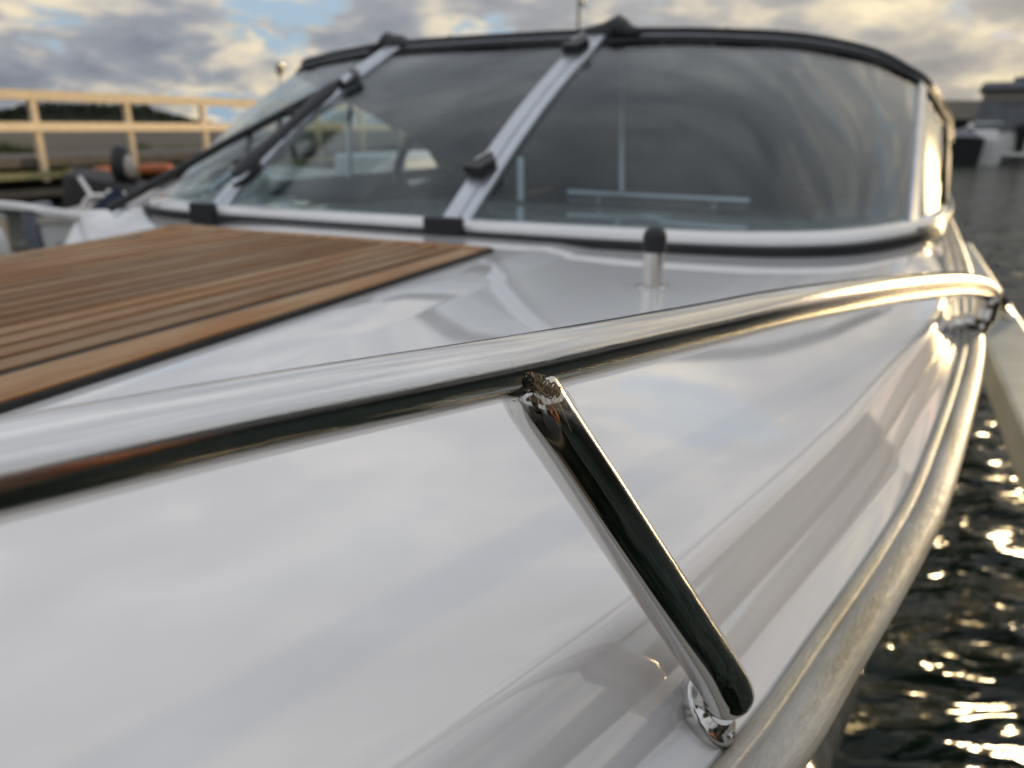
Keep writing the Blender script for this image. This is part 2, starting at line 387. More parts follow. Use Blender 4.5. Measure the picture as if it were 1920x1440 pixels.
# ================================================================== THE MOTORBOAT
boat = thing('motorboat', W(1.6, P0, -1.1), 'white motorboat with teak foredeck, stainless bow rail and wraparound windscreen, nearest the camera', 'motorboat')
GT = spl([(-1.1, -.872), (-1.0, -.72), (-.7, -.44), (-.3, -.215), (0, -.115), (.251, -.034), (.35, -.009), (.484, .022), (.603, .043), (.888, .079), (1.111, .097), (1.6, .115), (2.3, .122), (3.0, .12), (3.8, .09), (4.6, .03)], 6)
def G(s): return interp(GT, s)
FOFF = [(-1.1, .02), (-.6, .05), (.0, .052), (.2, .051), (.33, .048), (.5, .047), (.68, .042), (.85, .032), (1.1, .030), (2, .03), (4.6, .03)]
ZG, ZF = -.240, -.187
def hw(s): return G(s) - P0
def section(s, side=1):                      # deck cross-section from the centreline out to the gunwale
    h = hw(s); k_ = min(1.0, h/0.80); g = h; f = max(h - interp(FOFF, s)*min(1, h/.4), h*0.5)
    if side < 0: pass
    pts = [(0, -.1765), (.16*k_, -.1766), (.30*k_, -.1768), (.352*k_, -.1770), (.375*k_, -.1772), (.39*k_, -.1775)]
    k1 = min(.44*k_, f*.8)
    pts += [(k1 - .004, -.1822), (k1 + .003, -.1828)]
    for q in (.2, .4, .6, .8, .93): pts.append((k1 + .004 + (f - k1)*q, -.1828 - .0042*q**2))
    zf = ZF + (ZG-ZF)*(.35 if s > 1 else 0.0)*min(1, (s-1)*2 if s > 1 else 0)
    pts += [(f - .004, zf), (f, zf - .0005), (f + .0045, zf - .0026), (f + .009, zf - .0072)]
    dg = g - f - .009
    for q, r_ in ((.05, .09), (.27, .25), (.33, .40), (.35, .43), (.54, .55), (.60, .69), (.62, .72), (.74, .79), (1.0, 1.0)):
        pts.append((f + .009 + dg*q, zf - .0072 + (ZG - zf + .0072)*r_))
    return pts
def ZD(side, s, x, z):                       # the far side deck falls away more
    if side > 0: return z
    return z - max(0, x - .33)*.20*max(0, min(1, (1.25 - s)/.10))
def SX(side, x): return P0 + (x if side > 0 else -x*0.955)
STS = [-1.1, -1.09, -1.07, -1.04, -1.0] + [-.95 + .05*i for i in range(57)]
def deck_rows(s0, s1, xin=None):
    rows = []
    for s in [q for q in STS if s0 - 1e-6 <= q <= s1 + 1e-6]:
        sec = section(s)
        rows.append([W(s, SX(-1, x), ZD(-1, s, x, z)) for x, z in sec[::-1]] + [W(s, SX(1, x), z) for x, z in sec[1:]])
    return rows
rows = deck_rows(-1.1, 1.75)
d = MB().grid(rows)
STA = [1.75 + .15*i for i in range(20)]
for side in (1, -1):                         # side decks beside the cockpit
    rr = []
    for s in STA:
        sec = [q for q in section(s) if q[0] > .70]
        sec = [(.70, -.197)] + sec
        rr.append([W(s, SX(side, x), z) for x, z in sec])
    n = min(len(r_) for r_ in rr); rr = [r_[-n:] for r_ in rr]
    d.grid(rr)
deck = d.build('deck', gelcoat, boat, smooth='all')
from mathutils.bvhtree import BVHTree
_bv = BVHTree.FromPolygons([tuple(v.co) for v in deck.data.vertices], [tuple(p_.vertices) for p_ in deck.data.polygons])
def on_deck(u, v):
    o_ = W(0, 0, 0); dloc = Vector(world_loc(deck)); r_ = at(u, v, 1) - o_
    h_, n_, _, _ = _bv.ray_cast(o_ - dloc, r_.normalized())
    if n_.z < 0: n_ = -n_
    return h_ + dloc, n_
# toe coaming the windscreen stands on, follows the windscreen base
# hull sides
hl = MB()
for side in (1, -1):
    rr = []
    for s in STS + [1.9 + .15*i for i in range(19)]:
        g = hw(s) + .006*min(1, hw(s)*3); taper = max(0, min(1, (s + 1.1)/1.6)); fl = .30*(1-taper) + .10
        rr.append([W(s + o_, SX(side, g*(1 - fl*q)), ZD(side, s, g, z) if q < .1 else z - .02) for q, z, o_ in ((0, -.249, 0), (0.04, -.29, 0), (.28, -.5, .02), (.6, -.8, .06), (1.0, -1.1, .12), (1.25, -1.35, .2))])
    hl.grid(rr)
tr = [W(4.6, SX(1, hw(4.6)), -.24), W(4.6, SX(-1, hw(4.6)), -.24), W(4.75, SX(-1, hw(4.6)*.85), -1.3), W(4.75, SX(1, hw(4.6)*.85), -1.3)]
hl.add(tr, [(0, 1, 2, 3)])
hl.build('hull', gelcoat, boat, smooth='all')
# rub rail
def rub(side):
    prof = [(-.0008, -.002), (-.0005, .0040), (.0006, .0066), (.003, .0074), (.0085, .0066), (.0098, .0046), (.0112, .0046), (.0125, .0064), (.020, .0062), (.027, .0048), (.0315, .0015), (.0345, -.006), (.0350, -.014), (.033, -.024), (.026, -.031), (.018, -.034), (.010, -.036)]
    rr = []; acc = [0]; last = None
    ss = [-1.08 + .02*i for i in range(285)]
    for s in ss:
        k_ = min(1, hw(s)/.25)
        e = .01; g0, g1 = G(s-e), G(s+e); ang = math.atan2(g1-g0, 2*e); nx, ns = math.cos(ang), -math.sin(ang)
        base = hw(s)
        rr.append([W(s + ns*x*k_*.72, SX(side, base + nx*x*k_*.72), ZD(side, s, base, ZG) + z*.42) for x, z in prof])
        if last is not None: acc.append(acc[-1] + (rr[-1][0]-last).length)
        last = rr[-1][0]
    m_ = MB().grid(rr); m_.uv = ('grid', len(prof), acc)
    return m_.build('rub_rail', rubber_strip, boat, smooth='all')
rub(1); rub(-1)

# teak foredeck panel: dark bedding with planks standing proud of the joints
def dz(p):                                    # deck height at sideways position p
    x = abs(p - P0); return interp([(0, -.1765), (.352, -.1770), (.375, -.1772)], x)
def nearedge(s): return interp([(-.5, -.56), (0.0, -.500), (.28, -.510), (.52, -.517), (1.03, -.537)], s)
def faredge(s): return interp([(-.5, -1.04), (0.0, -1.075), (.40, -1.095), (.655, -1.117), (.80, -1.14), (1.03, -1.197)], s)
S0T, S1T = -.30, 1.030
tk = tag(bpy.data.objects.new('teak_deck', None), 'weathered brown teak panel with black caulk joints'); COL.objects.link(tk); tk.parent = boat
tk.location = W(.4, P0, -.16) - world_loc(boat)
def slab(poly, ztop, thick):                  # poly in (s,p), draped on the deck
    m_ = MB(); n = len(poly)
    top = [W(s, p, dz(p) + ztop) for s, p in poly]; bot = [W(s, p, dz(p) + ztop - thick) for s, p in poly]
    m_.add(top + bot, [tuple(range(n)), tuple(range(n, 2*n))[::-1]] + [(i, i+n, (i+1) % n + n, (i+1) % n) for i in range(n)])
    return m_
NS = 12
ss = [S0T + (S1T - S0T)*i/NS for i in range(NS+1)]
bed = MB(); rws = []
for s in ss:
    a_, b_ = faredge(s) - .002, nearedge(s) + .004
    rws.append([W(s, a_, dz(a_) - .002)] + [W(s, a_ + (b_-a_)*j/16, dz(a_ + (b_-a_)*j/16) + .0055) for j in range(17)] + [W(s, b_, dz(b_) - .002)])
s = S1T + .003; rws.append([q + (W(1, 0, 0) - W(0, 0, 0))*.003 - Vector((0, 0, .008)) for q in rws[-1]])
bed.grid(rws); bed.build('caulk_bed', caulk, tk)
MW, PW, GAP = .030, .0335, .0074
def plank(poly, ang=0.0):
    cs = sum(p[0] for p in poly)/len(poly); cp = sum(p[1] for p in poly)/len(poly)
    m_ = MB(); n = len(poly); org = W(cs, cp, dz(cp))
    Rm = Matrix.Rotation(AX, 4, 'Z')
    top = [Rm @ (W(s, p, dz(p) + .0075 + random.uniform(-.0002, .0002)) - org) for s, p in poly]; bot = [q - Vector((0, 0, .006)) for q in top]
    m_.add(top + bot, [tuple(range(n)), tuple(range(n, 2*n))[::-1]] + [(i, i+n, (i+1) % n + n, (i+1) % n) for i in range(n)])
    o = m_.build('plank', teak); o.parent = tk; o.location = org - world_loc(tk); o.rotation_euler = (0, 0, -AX)
    md = o.modifiers.new('bevel', 'BEVEL'); md.width = .0008; md.segments = 2
    return o
# margin boards along the two sides and the aft edge
for e, sg in ((nearedge, 1), (faredge, -1)):
    NE = 8; sl_ = [S0T + (S1T - MW - GAP - S0T)*i/NE for i in range(NE+1)]
    wid = lambda s: (.054 - .022*min(1, max(0, (s-.25)/.75))) if sg > 0 else MW
    plank([(s, e(s)) for s in sl_] + [(s, e(s) - sg*wid(s)) for s in sl_[::-1]])
plank([(S1T - MW, faredge(S1T)), (S1T - MW, (faredge(1)+nearedge(1))/2 - .002), (S1T, (faredge(1)+nearedge(1))/2 - .002), (S1T, faredge(S1T))])
plank([(S1T - MW, (faredge(1)+nearedge(1))/2 + .002), (S1T - MW, nearedge(S1T)), (S1T, nearedge(S1T)), (S1T, (faredge(1)+nearedge(1))/2 + .002)])
p = -.545
i = 0
while p > -1.19:
    hi, lo = p, p - PW + GAP
    # where does this strip lie inside the side margins?
    NN = 26; good = []
    for j in range(NN+1):
        s = S0T + .004 + (S1T - MW - GAP - S0T - .004)*j/NN
        wn = .054 - .022*min(1, max(0, (s-.25)/.75))
        a_ = min(hi, nearedge(s) - wn - GAP); b_ = max(lo, faredge(s) + MW + GAP)
        if a_ - b_ > .003: good.append((s, a_, b_))
    if len(good) > 2:
        step = max(1, len(good)//8); g_ = good[::step]
        if g_[-1] != good[-1]: g_.append(good[-1])
        plank([(s, a_) for s, a_, b_ in g_] + [(s, b_) for s, a_, b_ in g_[::-1]])
    p -= PW; i += 1

# ------------------------------------------------------------------ bow rail
RR = .0138
rp = [(-700, 1120, .140), (0, 884, .200), (500, 778, .253), (1000, 681, .339), (1300, 617, .429), (1500, 573, .529), (1700, 541, .714), (1800, 534, .86), (1846, 545, .945), (1851, 570, .958), (1842, 600, .962)]
QN = .70
def qf(t): return QN + (1-QN)*max(0.0, min(1.0, (t - .339)/.60))**.8      # pulls the near rail toward the camera along sight lines, radius shrunk in step
rp3 = [at(u, v, t*qf(t)) for u, v, t in rp]; rq = [qf(t) for u, v, t in rp]
_a, _b = rp3[1], rp3[2]
bowp = [_a + (_a-_b)*7.5 + Vector((-.12, .04, 0)), _a + (_a-_b)*4.2 + Vector((-.02, .005, 0)), _a + (_a-_b)*2.2, _a + (_a-_b)*1.0]
rpts = [Vector(q) for q in spl([tuple(q) for q in bowp + rp3[1:]], 14)]
rail = tag(bpy.data.objects.new('bow_rail', None), 'thick polished stainless rail along the near side of the bow'); COL.objects.link(rail); rail.parent = boat
rail.location = W(.2, -.1, -.2) - world_loc(boat)
nb0 = 4*14; rs = [RR*QN]*nb0 + [RR*q[0] for q in spl([(q, 0) for q in rq[1:]], 14)]; assert len(rs) == len(rpts)
MB().tube(rpts, rs, 48, uv=True).build('rail_tube', rail_steel, rail, smooth=50)
# end foot
ft = at(1832, 603, .955)
m_ = MB(); base = W(1.095, G(1.095) - .004, ZG + .006)
m_.tube([rpts[-1], rpts[-1] + Vector((-.001, 0, -.012)), base + Vector((0, 0, .002))], [.0128, .0135, .014], 24)
m_.tube([base - Vector((0, 0, .006)), base + Vector((0, 0, .004)), base + Vector((0, 0, .007))], [.024, .024, .019], 28)
m_.build('rail_end_foot', steel, rail, smooth=40)
# stanchion: top pulled toward the camera with the rail, leans outboard, bends in to a screwed oval flange on the sloping edge of the deck
T0 = at(992, 716, .348*QN); T1 = at(1000, 745, .335*QN); B1 = at(1330, 1240, .300); B2 = at(1358, 1288, .305)
FL, FN = on_deck(1318, 1336)
# surface normal of the deck edge at the flange
tg = (W(.33, G(.33), 0) - W(.25, G(.25), 0)).normalized(); outw = Vector((tg.y, -tg.x, 0))
fn = (outw*math.sin(R(42)) + Vector((0, 0, 1))*math.cos(R(42))).normalized()
fn = (outw*math.sin(R(48)) + Vector((0, 0, 1))*math.cos(R(48))).normalized(); al = tg; FL = FL + fn*.0030
E1 = at(1364, 1304, .3065); E2 = at(1367, 1312, .3075); NK = at(1352, 1318, .311)
sp = [T0, T1] + [T1.lerp(B1, q) for q in (.2, .4, .6, .8)] + [B1, B2, E1, E2, E2 + (E2-B1).normalized()*.0016]
spts = [Vector(q) for q in spl([tuple(q) for q in sp], 5)]
nsp = len(spts); MB().tube(spts, [(.0092 + .0014*min(1, i/nsp*1.3))*(.84 + .16*min(1, i/3))*(1 - max(0, (i-(nsp-12))/11)**2.2*.5) for i in range(nsp)], 40, uv=True).build('stanchion', steel, rail, smooth=70)
MB().tube([NK + Vector((0, -.002, 0)), NK.lerp(FL, .5), FL + fn*.004], [.0070, .0066, .0072], 24).build('stanchion_neck', steel, rail, smooth=50)
# flange: thin oval dished plate with two screws
al = tg; ac = fn.cross(al).normalized()
def disc(c, n_, a1, a2, ra, rb, prof, nn=36):
    rr = []
    for k_, h in prof: rr.append([c + a1*(ra*k_*math.cos(2*math.pi*i/nn)) + a2*(rb*k_*math.sin(2*math.pi*i/nn)) + n_*h for i in range(nn)])
    return MB().grid(rr, True)
FC = FL + fn*.0
fl = disc(FC, fn, ac, al, .0150, .0112, [(1.0, -.0075), (1.0, .0012), (.97, .0026), (.9, .0034), (.72, .0040), (.62, .0062), (.3, .0075), (.02, .0078)])
flo = fl.build('flange', steel, rail, smooth=60)
for sg in (1, -1):
    c = FC + al*0 + ac*sg*.0112 + fn*.0036
    sc_ = disc(c, fn, ac, al, .0024, .0024, [(1, -.001), (1, .0004), (.7, .0012), (.3, .0013), (.28, .0002), (.02, .0002)], 18).build('screw', steel, flo, smooth=40)
# twine tied round the joint (rests on the rail: its own thing)
K0 = at(988, 712, .3185); K1 = at(1055, 737, .322)
tw = thing('twine_lashing', K0, 'frayed old twine wound round the joint of bow rail and stanchion', 'twine')
m_ = MB(); axk = (K1 - K0).normalized(); xk = axk.orthogonal().normalized(); yk = axk.cross(xk); kp = []
for i in range(260):
    t = i/260; ang = t*2*math.pi*11; rad = .0030 + .0005*math.sin(ang*.37 + 1) + .0003*random.random() - .0010*t
    kp.append(K0.lerp(K1, .02 + .92*t) + (xk*math.cos(ang) + yk*math.sin(ang))*rad)
m_.tube(kp, .00042, 6); m_.build('twine_coil', twine_m, tw, smooth='all')
m_ = MB(); kp = []
for i in range(150):
    t = i/150*2*math.pi*5; kp.append(K0 + axk*(-.0005) + Vector((math.cos(t)*.0034, math.sin(t*1.3)*.0030, math.sin(t)*.0032)) + Vector((random.uniform(-1, 1), random.uniform(-1, 1), random.uniform(-1, 1)))*.0004)
m_.tube(kp, .0005, 6); m_.ball(K0 + axk*.001, .0029, 12, 8)
m_.build('knot', twine_m, tw, smooth='all')
m_ = MB(); cen = K0 + Vector((.0008, -.0030, .0004)); m_.ring(cen, .0017, .0004, Vector((.25, -.95, .2)), 20, 6); m_.ball(cen, .0012, 10, 6)
m_.build('cut_end', black, tw, smooth='all')
hm = MB()
for i in range(110):
    st = K0.lerp(K1, random.uniform(-.05, 1.05)) + Vector((random.uniform(-1, 1), random.uniform(-1, 0.2), random.uniform(-1, 1)))*.0028
    if random.random() < .06: st = at(random.uniform(945, 985), random.uniform(742, 755), .322)
    dr = Vector((random.uniform(.1, 1), random.uniform(-.8, .3), random.uniform(-1, .5))).normalized(); q = []
    ln = random.uniform(.002, .009) * (1.8 if random.random() < .1 else 1)
    cur = Vector((random.uniform(-1, 1), random.uniform(-1, 1), -1.3))
    for j in range(5):
        f_ = j/4; q.append(st + dr*ln*f_ + cur*ln*.45*f_*f_)
    hm.tube(q, [.00006]*5, 3, caps=False)
ho = hm.build('frayed_fibre', hair_m, tw); ho['kind'] = 'stuff'

# short capped deck post
cf = W(.905, -.252, -.1865)
dp = tag(bpy.data.objects.new('deck_post', None), 'short stainless post with black rubber cap'); COL.objects.link(dp); dp.parent = boat; dp.location = cf - world_loc(boat)
MB().tube([cf, cf + Vector((.0, 0, .062))], .0125, 28).build('post_tube', steel, dp, smooth=40)
MB().tube([cf + Vector((0, 0, -.003)), cf + Vector((0, 0, .004)), cf + Vector((0, 0, .006))], [.021, .020, .015], 28).build('base_ring', steel, dp, smooth=40)
c_ = cf + Vector((0, 0, .046))
MB().tube([c_, c_ + Vector((0, 0, .018)), c_ + Vector((0, 0, .024)), c_ + Vector((0, 0, .028)), c_ + Vector((0, 0, .030))], [.0142, .0142, .0125, .008, .002], 28).build('cap', black, dp, smooth=60)

# ------------------------------------------------------------------ windscreen
BASE = [(3.05, .095, -.19), (2.5, .108, -.19), (2.08, .102, -.19), (1.797, .075, -.19), (1.60, .030, -.19), (1.409, -.053, -.19), (1.327, -.128, -.19), (1.285, -.215, -.19), (1.265, -.34, -.19), (1.255, -.52, -.19), (1.256, -.743, -.19), (1.262, -1.05, -.19), (1.276, -1.366, -.19), (1.295, -1.50, -.19), (1.335, -1.61, -.19), (1.42, -1.69, -.19), (1.62, -1.765, -.19), (2.08, -1.84, -.19), (2.5, -1.87, -.19), (3.05, -1.88, -.19)]
BASE = [(a*.947, b*.947, -.18) for a, b, c in BASE]
TOP = [(3.04, .132, -.16), (2.93, .125, -.07), (2.72, .10, .01), (2.52, .055, .07), (2.35, .015, .11), (2.30, -.045, .145), (2.20, -.12, .172), (2.03, -.25, .190), (1.93, -.40, .197), (1.88, -.52, .200), (1.85, -.68, .202), (1.845, -.98, .203), (1.85, -1.24, .200), (1.855, -1.38, .190), (1.87, -1.50, .178), (1.92, -1.60, .160), (2.35, -1.765, .11), (2.62, -1.80, .03), (2.93, -1.85, -.07), (3.04, -1.85, -.16)]
def seg(a, b): return [i for i in range(a, b+1)]
Bs = spl(BASE, 6); Ts = spl(TOP, 6)          # index i*6 is the i-th control pair
def bt(i, q):                                # point on the glass, q from base 0 to top 1
    b_, t_ = Bs[i], Ts[i]; bulge = .020*math.sin(math.pi*q)
    return W(b_[0] + (t_[0]-b_[0])*q - bulge*.5, b_[1] + (t_[1]-b_[1])*q, b_[2] + (t_[2]-b_[2])*q + bulge)
ws = tag(bpy.data.objects.new('windscreen', None), 'raked wraparound windscreen in five panes'); COL.objects.link(ws); ws.parent = boat; ws.location = W(1.5, P0, -.19) - world_loc(boat)
IPOST, IR, ILm, ISP = 4*6, 10*6, 12*6, 16*6
def pane(i0, i1, lab):
    rr = [[bt(i, q/10) for i in range(i0, i1+1)] for q in range(11)]
    o = MB().grid(rr).build('glass_pane', glass, ws, smooth='all', solid=.005); o['label'] = lab
pane(1*6, IPOST, 'narrow side pane aft of the bright corner post'); pane(IPOST, IR, 'large curved corner pane reflecting clouds')
pane(IR, ILm, 'flat centre pane'); pane(ILm, ISP, 'far curved pane behind the wiper'); pane(ISP, 19*6-6, 'far side pane')
# aluminium base channel, white sill and black gasket
def strip(name, mt, prof, i0, i1, src='base', par=None, smooth=45):
    rr = []
    for i in range(i0, i1+1):
        q = Bs if src == 'base' else Ts
        c = Vector(q[i]); a_ = Vector(q[min(i+1, len(q)-1)]); b_ = Vector(q[max(i-1, 0)]); dd = (a_ - b_); dd.z = 0; dd.normalize()
        out = Vector((-dd.y, dd.x, 0))       # in (s,p): pointing forward/outboard
        if out.dot(Vector((c.x - 2.4, c.y - P0, 0))) < 0: out = -out
        rr.append([W(c.x + out.x*x, c.y + out.y*x, c.z + z) for x, z in prof])
    return MB().grid(rr, True).build(name, mt, par or ws, smooth=smooth)
E_ = len(Bs)-1
strip('sill', gelcoat, [(.016, -.012), (.014, .016), (.006, .024), (-.05, .026), (-.05, -.012)], 0, E_)
strip('gasket', black, [(.014, -.006), (.027, -.006), (.0285, .003), (.027, .0105), (.0145, .012)], 7*3, E_)
strip('base_trim', alu, [(.0145, .012), (.0175, .013), (.0175, .019), (.0145, .020)], 0, 7*3+3)
strip('top_frame', alu, [(.008, -.006), (.014, -.004), (.016, .0), (.012, .006), (-.004, .007), (-.008, 0), (-.006, -.006)], 8, E_-8, 'top')
strip('top_gasket', black, [(.016, .0055), (.017, .010), (.011, .017), (-.008, .018), (-.012, .008)], 8, E_-8, 'top')
# black flap of the cover hanging behind the top frame, with press studs
fl_ = MB(); rr = []
for i in range(10, E_-9):
    t0 = bt(i, 1.0); t1 = bt(i, .93); cc_ = W(2.6, P0, 0); off = t1 - cc_; off.z = 0; off = off.normalized()*.009
    rr.append([t0 + off*1.2 + Vector((0, 0, -.006)), t0.lerp(t1, .5) + off + Vector((0, 0, .003)), t1 + off*.8 + Vector((0, 0, .003*math.sin(i*.7)))])
fl_.grid(rr).build('cover_flap', webbing, ws, smooth='all', solid=.004)
i = 14
while i < E_-12:
    c = bt(i, .925) + Vector((0, -.004, 0))
    MB().ball(c, .0052, 8, 6).build('press_stud', plastic, ws, smooth='all'); i += 5
i = 16
while i < 70:
    c = W(*Ts[i]) + Vector((0, -.002, .018)); MB().ball(c, .0055, 8, 6).build('press_stud', steel, ws, smooth='all'); i += 4
sp_ = MB(); rr = []
for i in range(3, 15):
    c_m = W(2.6, P0, 0); row = []
    for q in range(9):
        c = bt(i, -.02 + 1.04*q/8); o_ = c - c_m; o_.z = 0; row.append(c + o_.normalized()*(.007 + .002*math.sin(q*1.3 + i)))
    rr.append(row)
sp_.grid(rr).build('cover_side', webbing, ws, smooth='all', solid=.003)
# mullions: flat double-grooved aluminium bars
def mullion(i, wid, lab, flaps):
    p0, p1 = bt(i, -.02), bt(i, 1.02); dirp = (p1 - p0).normalized(); side = (W(0, 1, 0) - W(0, 0, 0)); side = (side - dirp*side.dot(dirp)).normalized(); nrm = side.cross(dirp).normalized()
    if nrm.y > 0: nrm = -nrm
    m_ = MB(); pts = []
    prof = [(-wid/2, .0), (-wid/2, .009), (-wid/2+.004, .012), (.10*wid, .012), (.11*wid, .008), (.15*wid, .008), (.16*wid, .012), (wid/2-.004, .012), (wid/2, .009), (wid/2, .0)]
    rr = []
    for q in range(9):
        c = bt(i, -.02 + 1.04*q/8); rr.append([c + side*x + nrm*z for x, z in prof])
    o = m_.grid(rr, True).build('mullion', alu, ws, smooth=35); o['label'] = lab
    # black foot clamp over the gasket
    c = bt(i, 0) + nrm*.004; f_ = W(0, 0, 0) ; out = (W(-1, 0, 0) - W(0, 0, 0)); 
    fb = MB(); sd = (W(0, 1, 0) - W(0, 0, 0)); cc = W(Bs[i][0] - .026, Bs[i][1] + .004, -.18 + .012)
    fb.box(cc, (wid*1.28, .020, .044), Matrix((sd, (W(1, 0, 0) - W(0, 0, 0)), Vector((0, 0, 1)))).transposed())
    fb.build('foot_cap', black, o, bevel=.004)
    # top flap
    ct = W(*Ts[i]); tf = MB(); tf.box(ct + Vector((0, -.006, -.002)), (wid*1.25, .032, .034), Matrix((sd, (W(1, 0, 0) - W(0, 0, 0)), Vector((0, 0, 1)))).transposed())
    tf.build('head_cap', black, o, bevel=.006)
    return o, side, dirp, nrm
mr, sdR, drR, nR = mullion(IR, .058, 'right-hand aluminium mullion with two black clips', 1)
ml, sdL, drL, nL = mullion(ILm, .050, 'left-hand aluminium mullion beside the wiper', 1)
# wedge clips on the right mullion
for q, u0 in ((.86, 0), (.215, 0)):
    c = bt(IR, q) + nR*.013 + sdR*(-.004)
    m_ = MB(); pr = [(-.030, -.022), (.010, -.026), (.027, .006), (.012, .030), (-.006, .030), (-.016, .002), (-.032, -.010)]
    m_.prism([c + sdR*x + drR*y for x, y in pr], nR*.020); cl_ = m_.build('clip', plastic, mr, bevel=.003)
    m_ = MB(); m_.bar(c + nR*.021 + sdR*(-.012) + drR*(.0), c + nR*.021 + sdR*(.006) + drR*.034, .004, .003, nR); m_.build('clip_pin', white_p, cl_, bevel=.0008)
# hooks on the left mullion
for q in (.72, .19):
    c = bt(ILm, q) + nL*.014
    sc = 1.0
    ctr = [(-.055, .012), (-.03, .018), (0, .016), (.026, .004), (.038, -.022), (.034, -.050), (.018, -.072)]
    if q > .5: ctr = [(-.010, .022), (.006, .016), (.022, .004), (.036, -.018), (.034, -.044), (.018, -.064)]
    pts = spl([tuple(c + sdL*x*sc + drL*y*sc + nL*.004) for x, y in ctr], 4)
    MB().tube(pts, [.010 - .005*abs(2*i/(len(pts)-1)-1)**2 for i in range(len(pts))], 10).build('hook', plastic, ml, smooth=50)
# cover peaks above the two mullions
for i, hgt, sg in ((IR, .060, 1), (ILm, .055, -1)):
    c = W(*Ts[i]); sd = (W(0, 1, 0) - W(0, 0, 0)); af = (W(1, 0, 0) - W(0, 0, 0))
    def pk(x, y, z): return c + sd*x + af*y + Vector((0, 0, z))
    if sg > 0: sh = [(-.075, .010), (-.035, .022), (.010, .030), (.045, .046), (.062, .036), (.080, .020), (.105, .012)]
    else: sh = [(-.080, .010), (-.055, .018), (-.040, .042), (-.020, .034), (.010, .030), (.030, .018), (.050, .010)]
    m_ = MB(); rr = []
    for x, h in sh: rr.append([pk(x, -.016, -.004), pk(x, -.010, h*.7), pk(x*1.0, .014, h), pk(x, .05, h*.5), pk(x, .10, .0)])
    m_.grid(rr).build('cover_peak', black, ws, smooth=60, solid=.004)
# corner post, bright aluminium
def post(i, wid, lab=None):
    rr = []
    for q in range(13):
        c = bt(i, -.01 + 1.0*q/12); tg_ = (bt(i-1, q/12) - bt(i+1, q/12)).normalized(); dd = (bt(i, min(1, q/12+.05)) - bt(i, max(0, q/12-.05))).normalized(); nn = tg_.cross(dd).normalized()
        cc = W(2.0, P0, 0)
        if nn.dot(c - cc) < 0: nn = -nn
        rr.append([c + tg_*x*wid + nn*z for x, z in ((-.5, -.006), (-.5, .006), (-.38, .009), (.38, .009), (.5, .006), (.5, -.006))])
    o = MB().grid(rr, True).build('corner_post', alu, ws, smooth=30)
    if lab: o['label'] = lab
post(IPOST, .046, 'sunlit corner post of the windscreen'); post(ISP, .030)
# ------------------------------------------------------------------ cover and cockpit
rr = []
ce = [(1.86, .205), (2.0, .21), (2.35, .17), (2.62, .12), (2.72, .08), (2.93, .0), (3.06, -.10)]
NT = len(Ts)-1
for i in range(0, NT//2 + 1):
    a_ = Ts[i]; b_ = Ts[NT - i]
    row = []
    for j in range(13):
        q = j/12; x = a_[0] + (b_[0]-a_[0])*q; y = a_[1] + (b_[1]-a_[1])*q; z = a_[2] + (b_[2]-a_[2])*q
        edge = min(i, 57)/57
        crown = 4*q*(1-q); sag = .012*math.sin(j*1.9 + i*.23)*crown
        row.append(W(x, y, z + (.04*crown + sag)*(1 - edge)**.5*0.35 - .002))
    rr.append(row)
cov = MB().grid(rr)
# aft wall of the cover down to the side decks
rr = [[W(3.035, .13 - 1.98*j/12, -.125) for j in range(13)], [W(3.12, .13 - 1.98*j/12, -.24) for j in range(13)], [W(4.6, .03 - 1.80*j/12, -.235) for j in range(13)]]
cov.grid(rr)
cov.build('cockpit_cover', canvas, boat, smooth='all', solid=.003)
ck = MB()
x0, x1 = SX(-1, .70), SX(1, .70)
ck.add([W(1.75, x0, -.17), W(1.75, x1, -.17), W(1.80, x1, -.80), W(1.80, x0, -.80)], [(0, 1, 2, 3)])
ck.add([W(1.80, x0, -.80), W(1.80, x1, -.80), W(4.4, x1, -.80), W(4.4, x0, -.80)], [(0, 1, 2, 3)])
for x in (x0, x1): ck.add([W(1.75, x, -.2), W(4.4, x, -.2), W(4.4, x, -.8), W(1.8, x, -.8)], [(0, 1, 2, 3)])
ck.build('cockpit_well', dark_in, boat, solid=.006)
# dashboard hood, wheel, handrail and cover struts
hd = MB(); hd.grid([[W(s, p_, z) for s, z in ((1.55, -.163), (1.62, -.135), (1.74, -.13), (1.82, -.17), (1.84, -.3))] for p_ in (-1.45, -1.44, -1.30, -1.18, -1.16)])
hd.build('dash_hood', dark_in, boat, smooth=50, solid=.004)
whl = MB(); wc = W(2.02, -1.20, -.10); wa = (W(-1, 0, .55) - W(0, 0, 0) + Vector((0, 0, -EYE)) + Vector((0, 0, EYE))*0)
wa = (W(-1, 0, 0) - W(0, 0, 0)) + Vector((0, 0, .6))
whl.ring(wc, .165, .014, wa, 40, 10)
for k_ in range(3):
    t = k_*2.094 + .5; an = wa.normalized(); x = an.orthogonal().normalized(); y = an.cross(x); whl.tube([wc - an*.03, wc + (x*math.cos(t) + y*math.sin(t))*.16], .008, 8)
whl.ball(wc - an*.03, .03); whl.build('steering_wheel', plastic, boat, smooth=50)
h0, h1 = at(1066, 361, 1.90), at(1405, 378, 1.72)
hr = MB(); hr.tube([h0, h1], .0085, 18); hro = hr.build('dash_handrail', alu, boat, smooth=50)
for q in (.19, .83):
    c = h0.lerp(h1, q); MB().tube([c, c + Vector((-.004, 0, -.032)), c + Vector((-.02, 0, -.048))], [.006, .006, .010], 10).build('bracket', alu, hro, smooth=50)
m_ = MB(); m_.bar(h0 + Vector((0, .01, -.024)), h1 + Vector((-.0, .01, -.024)), .006, .028); m_.build('backing_strip', alu_edge, hro, bevel=.002)
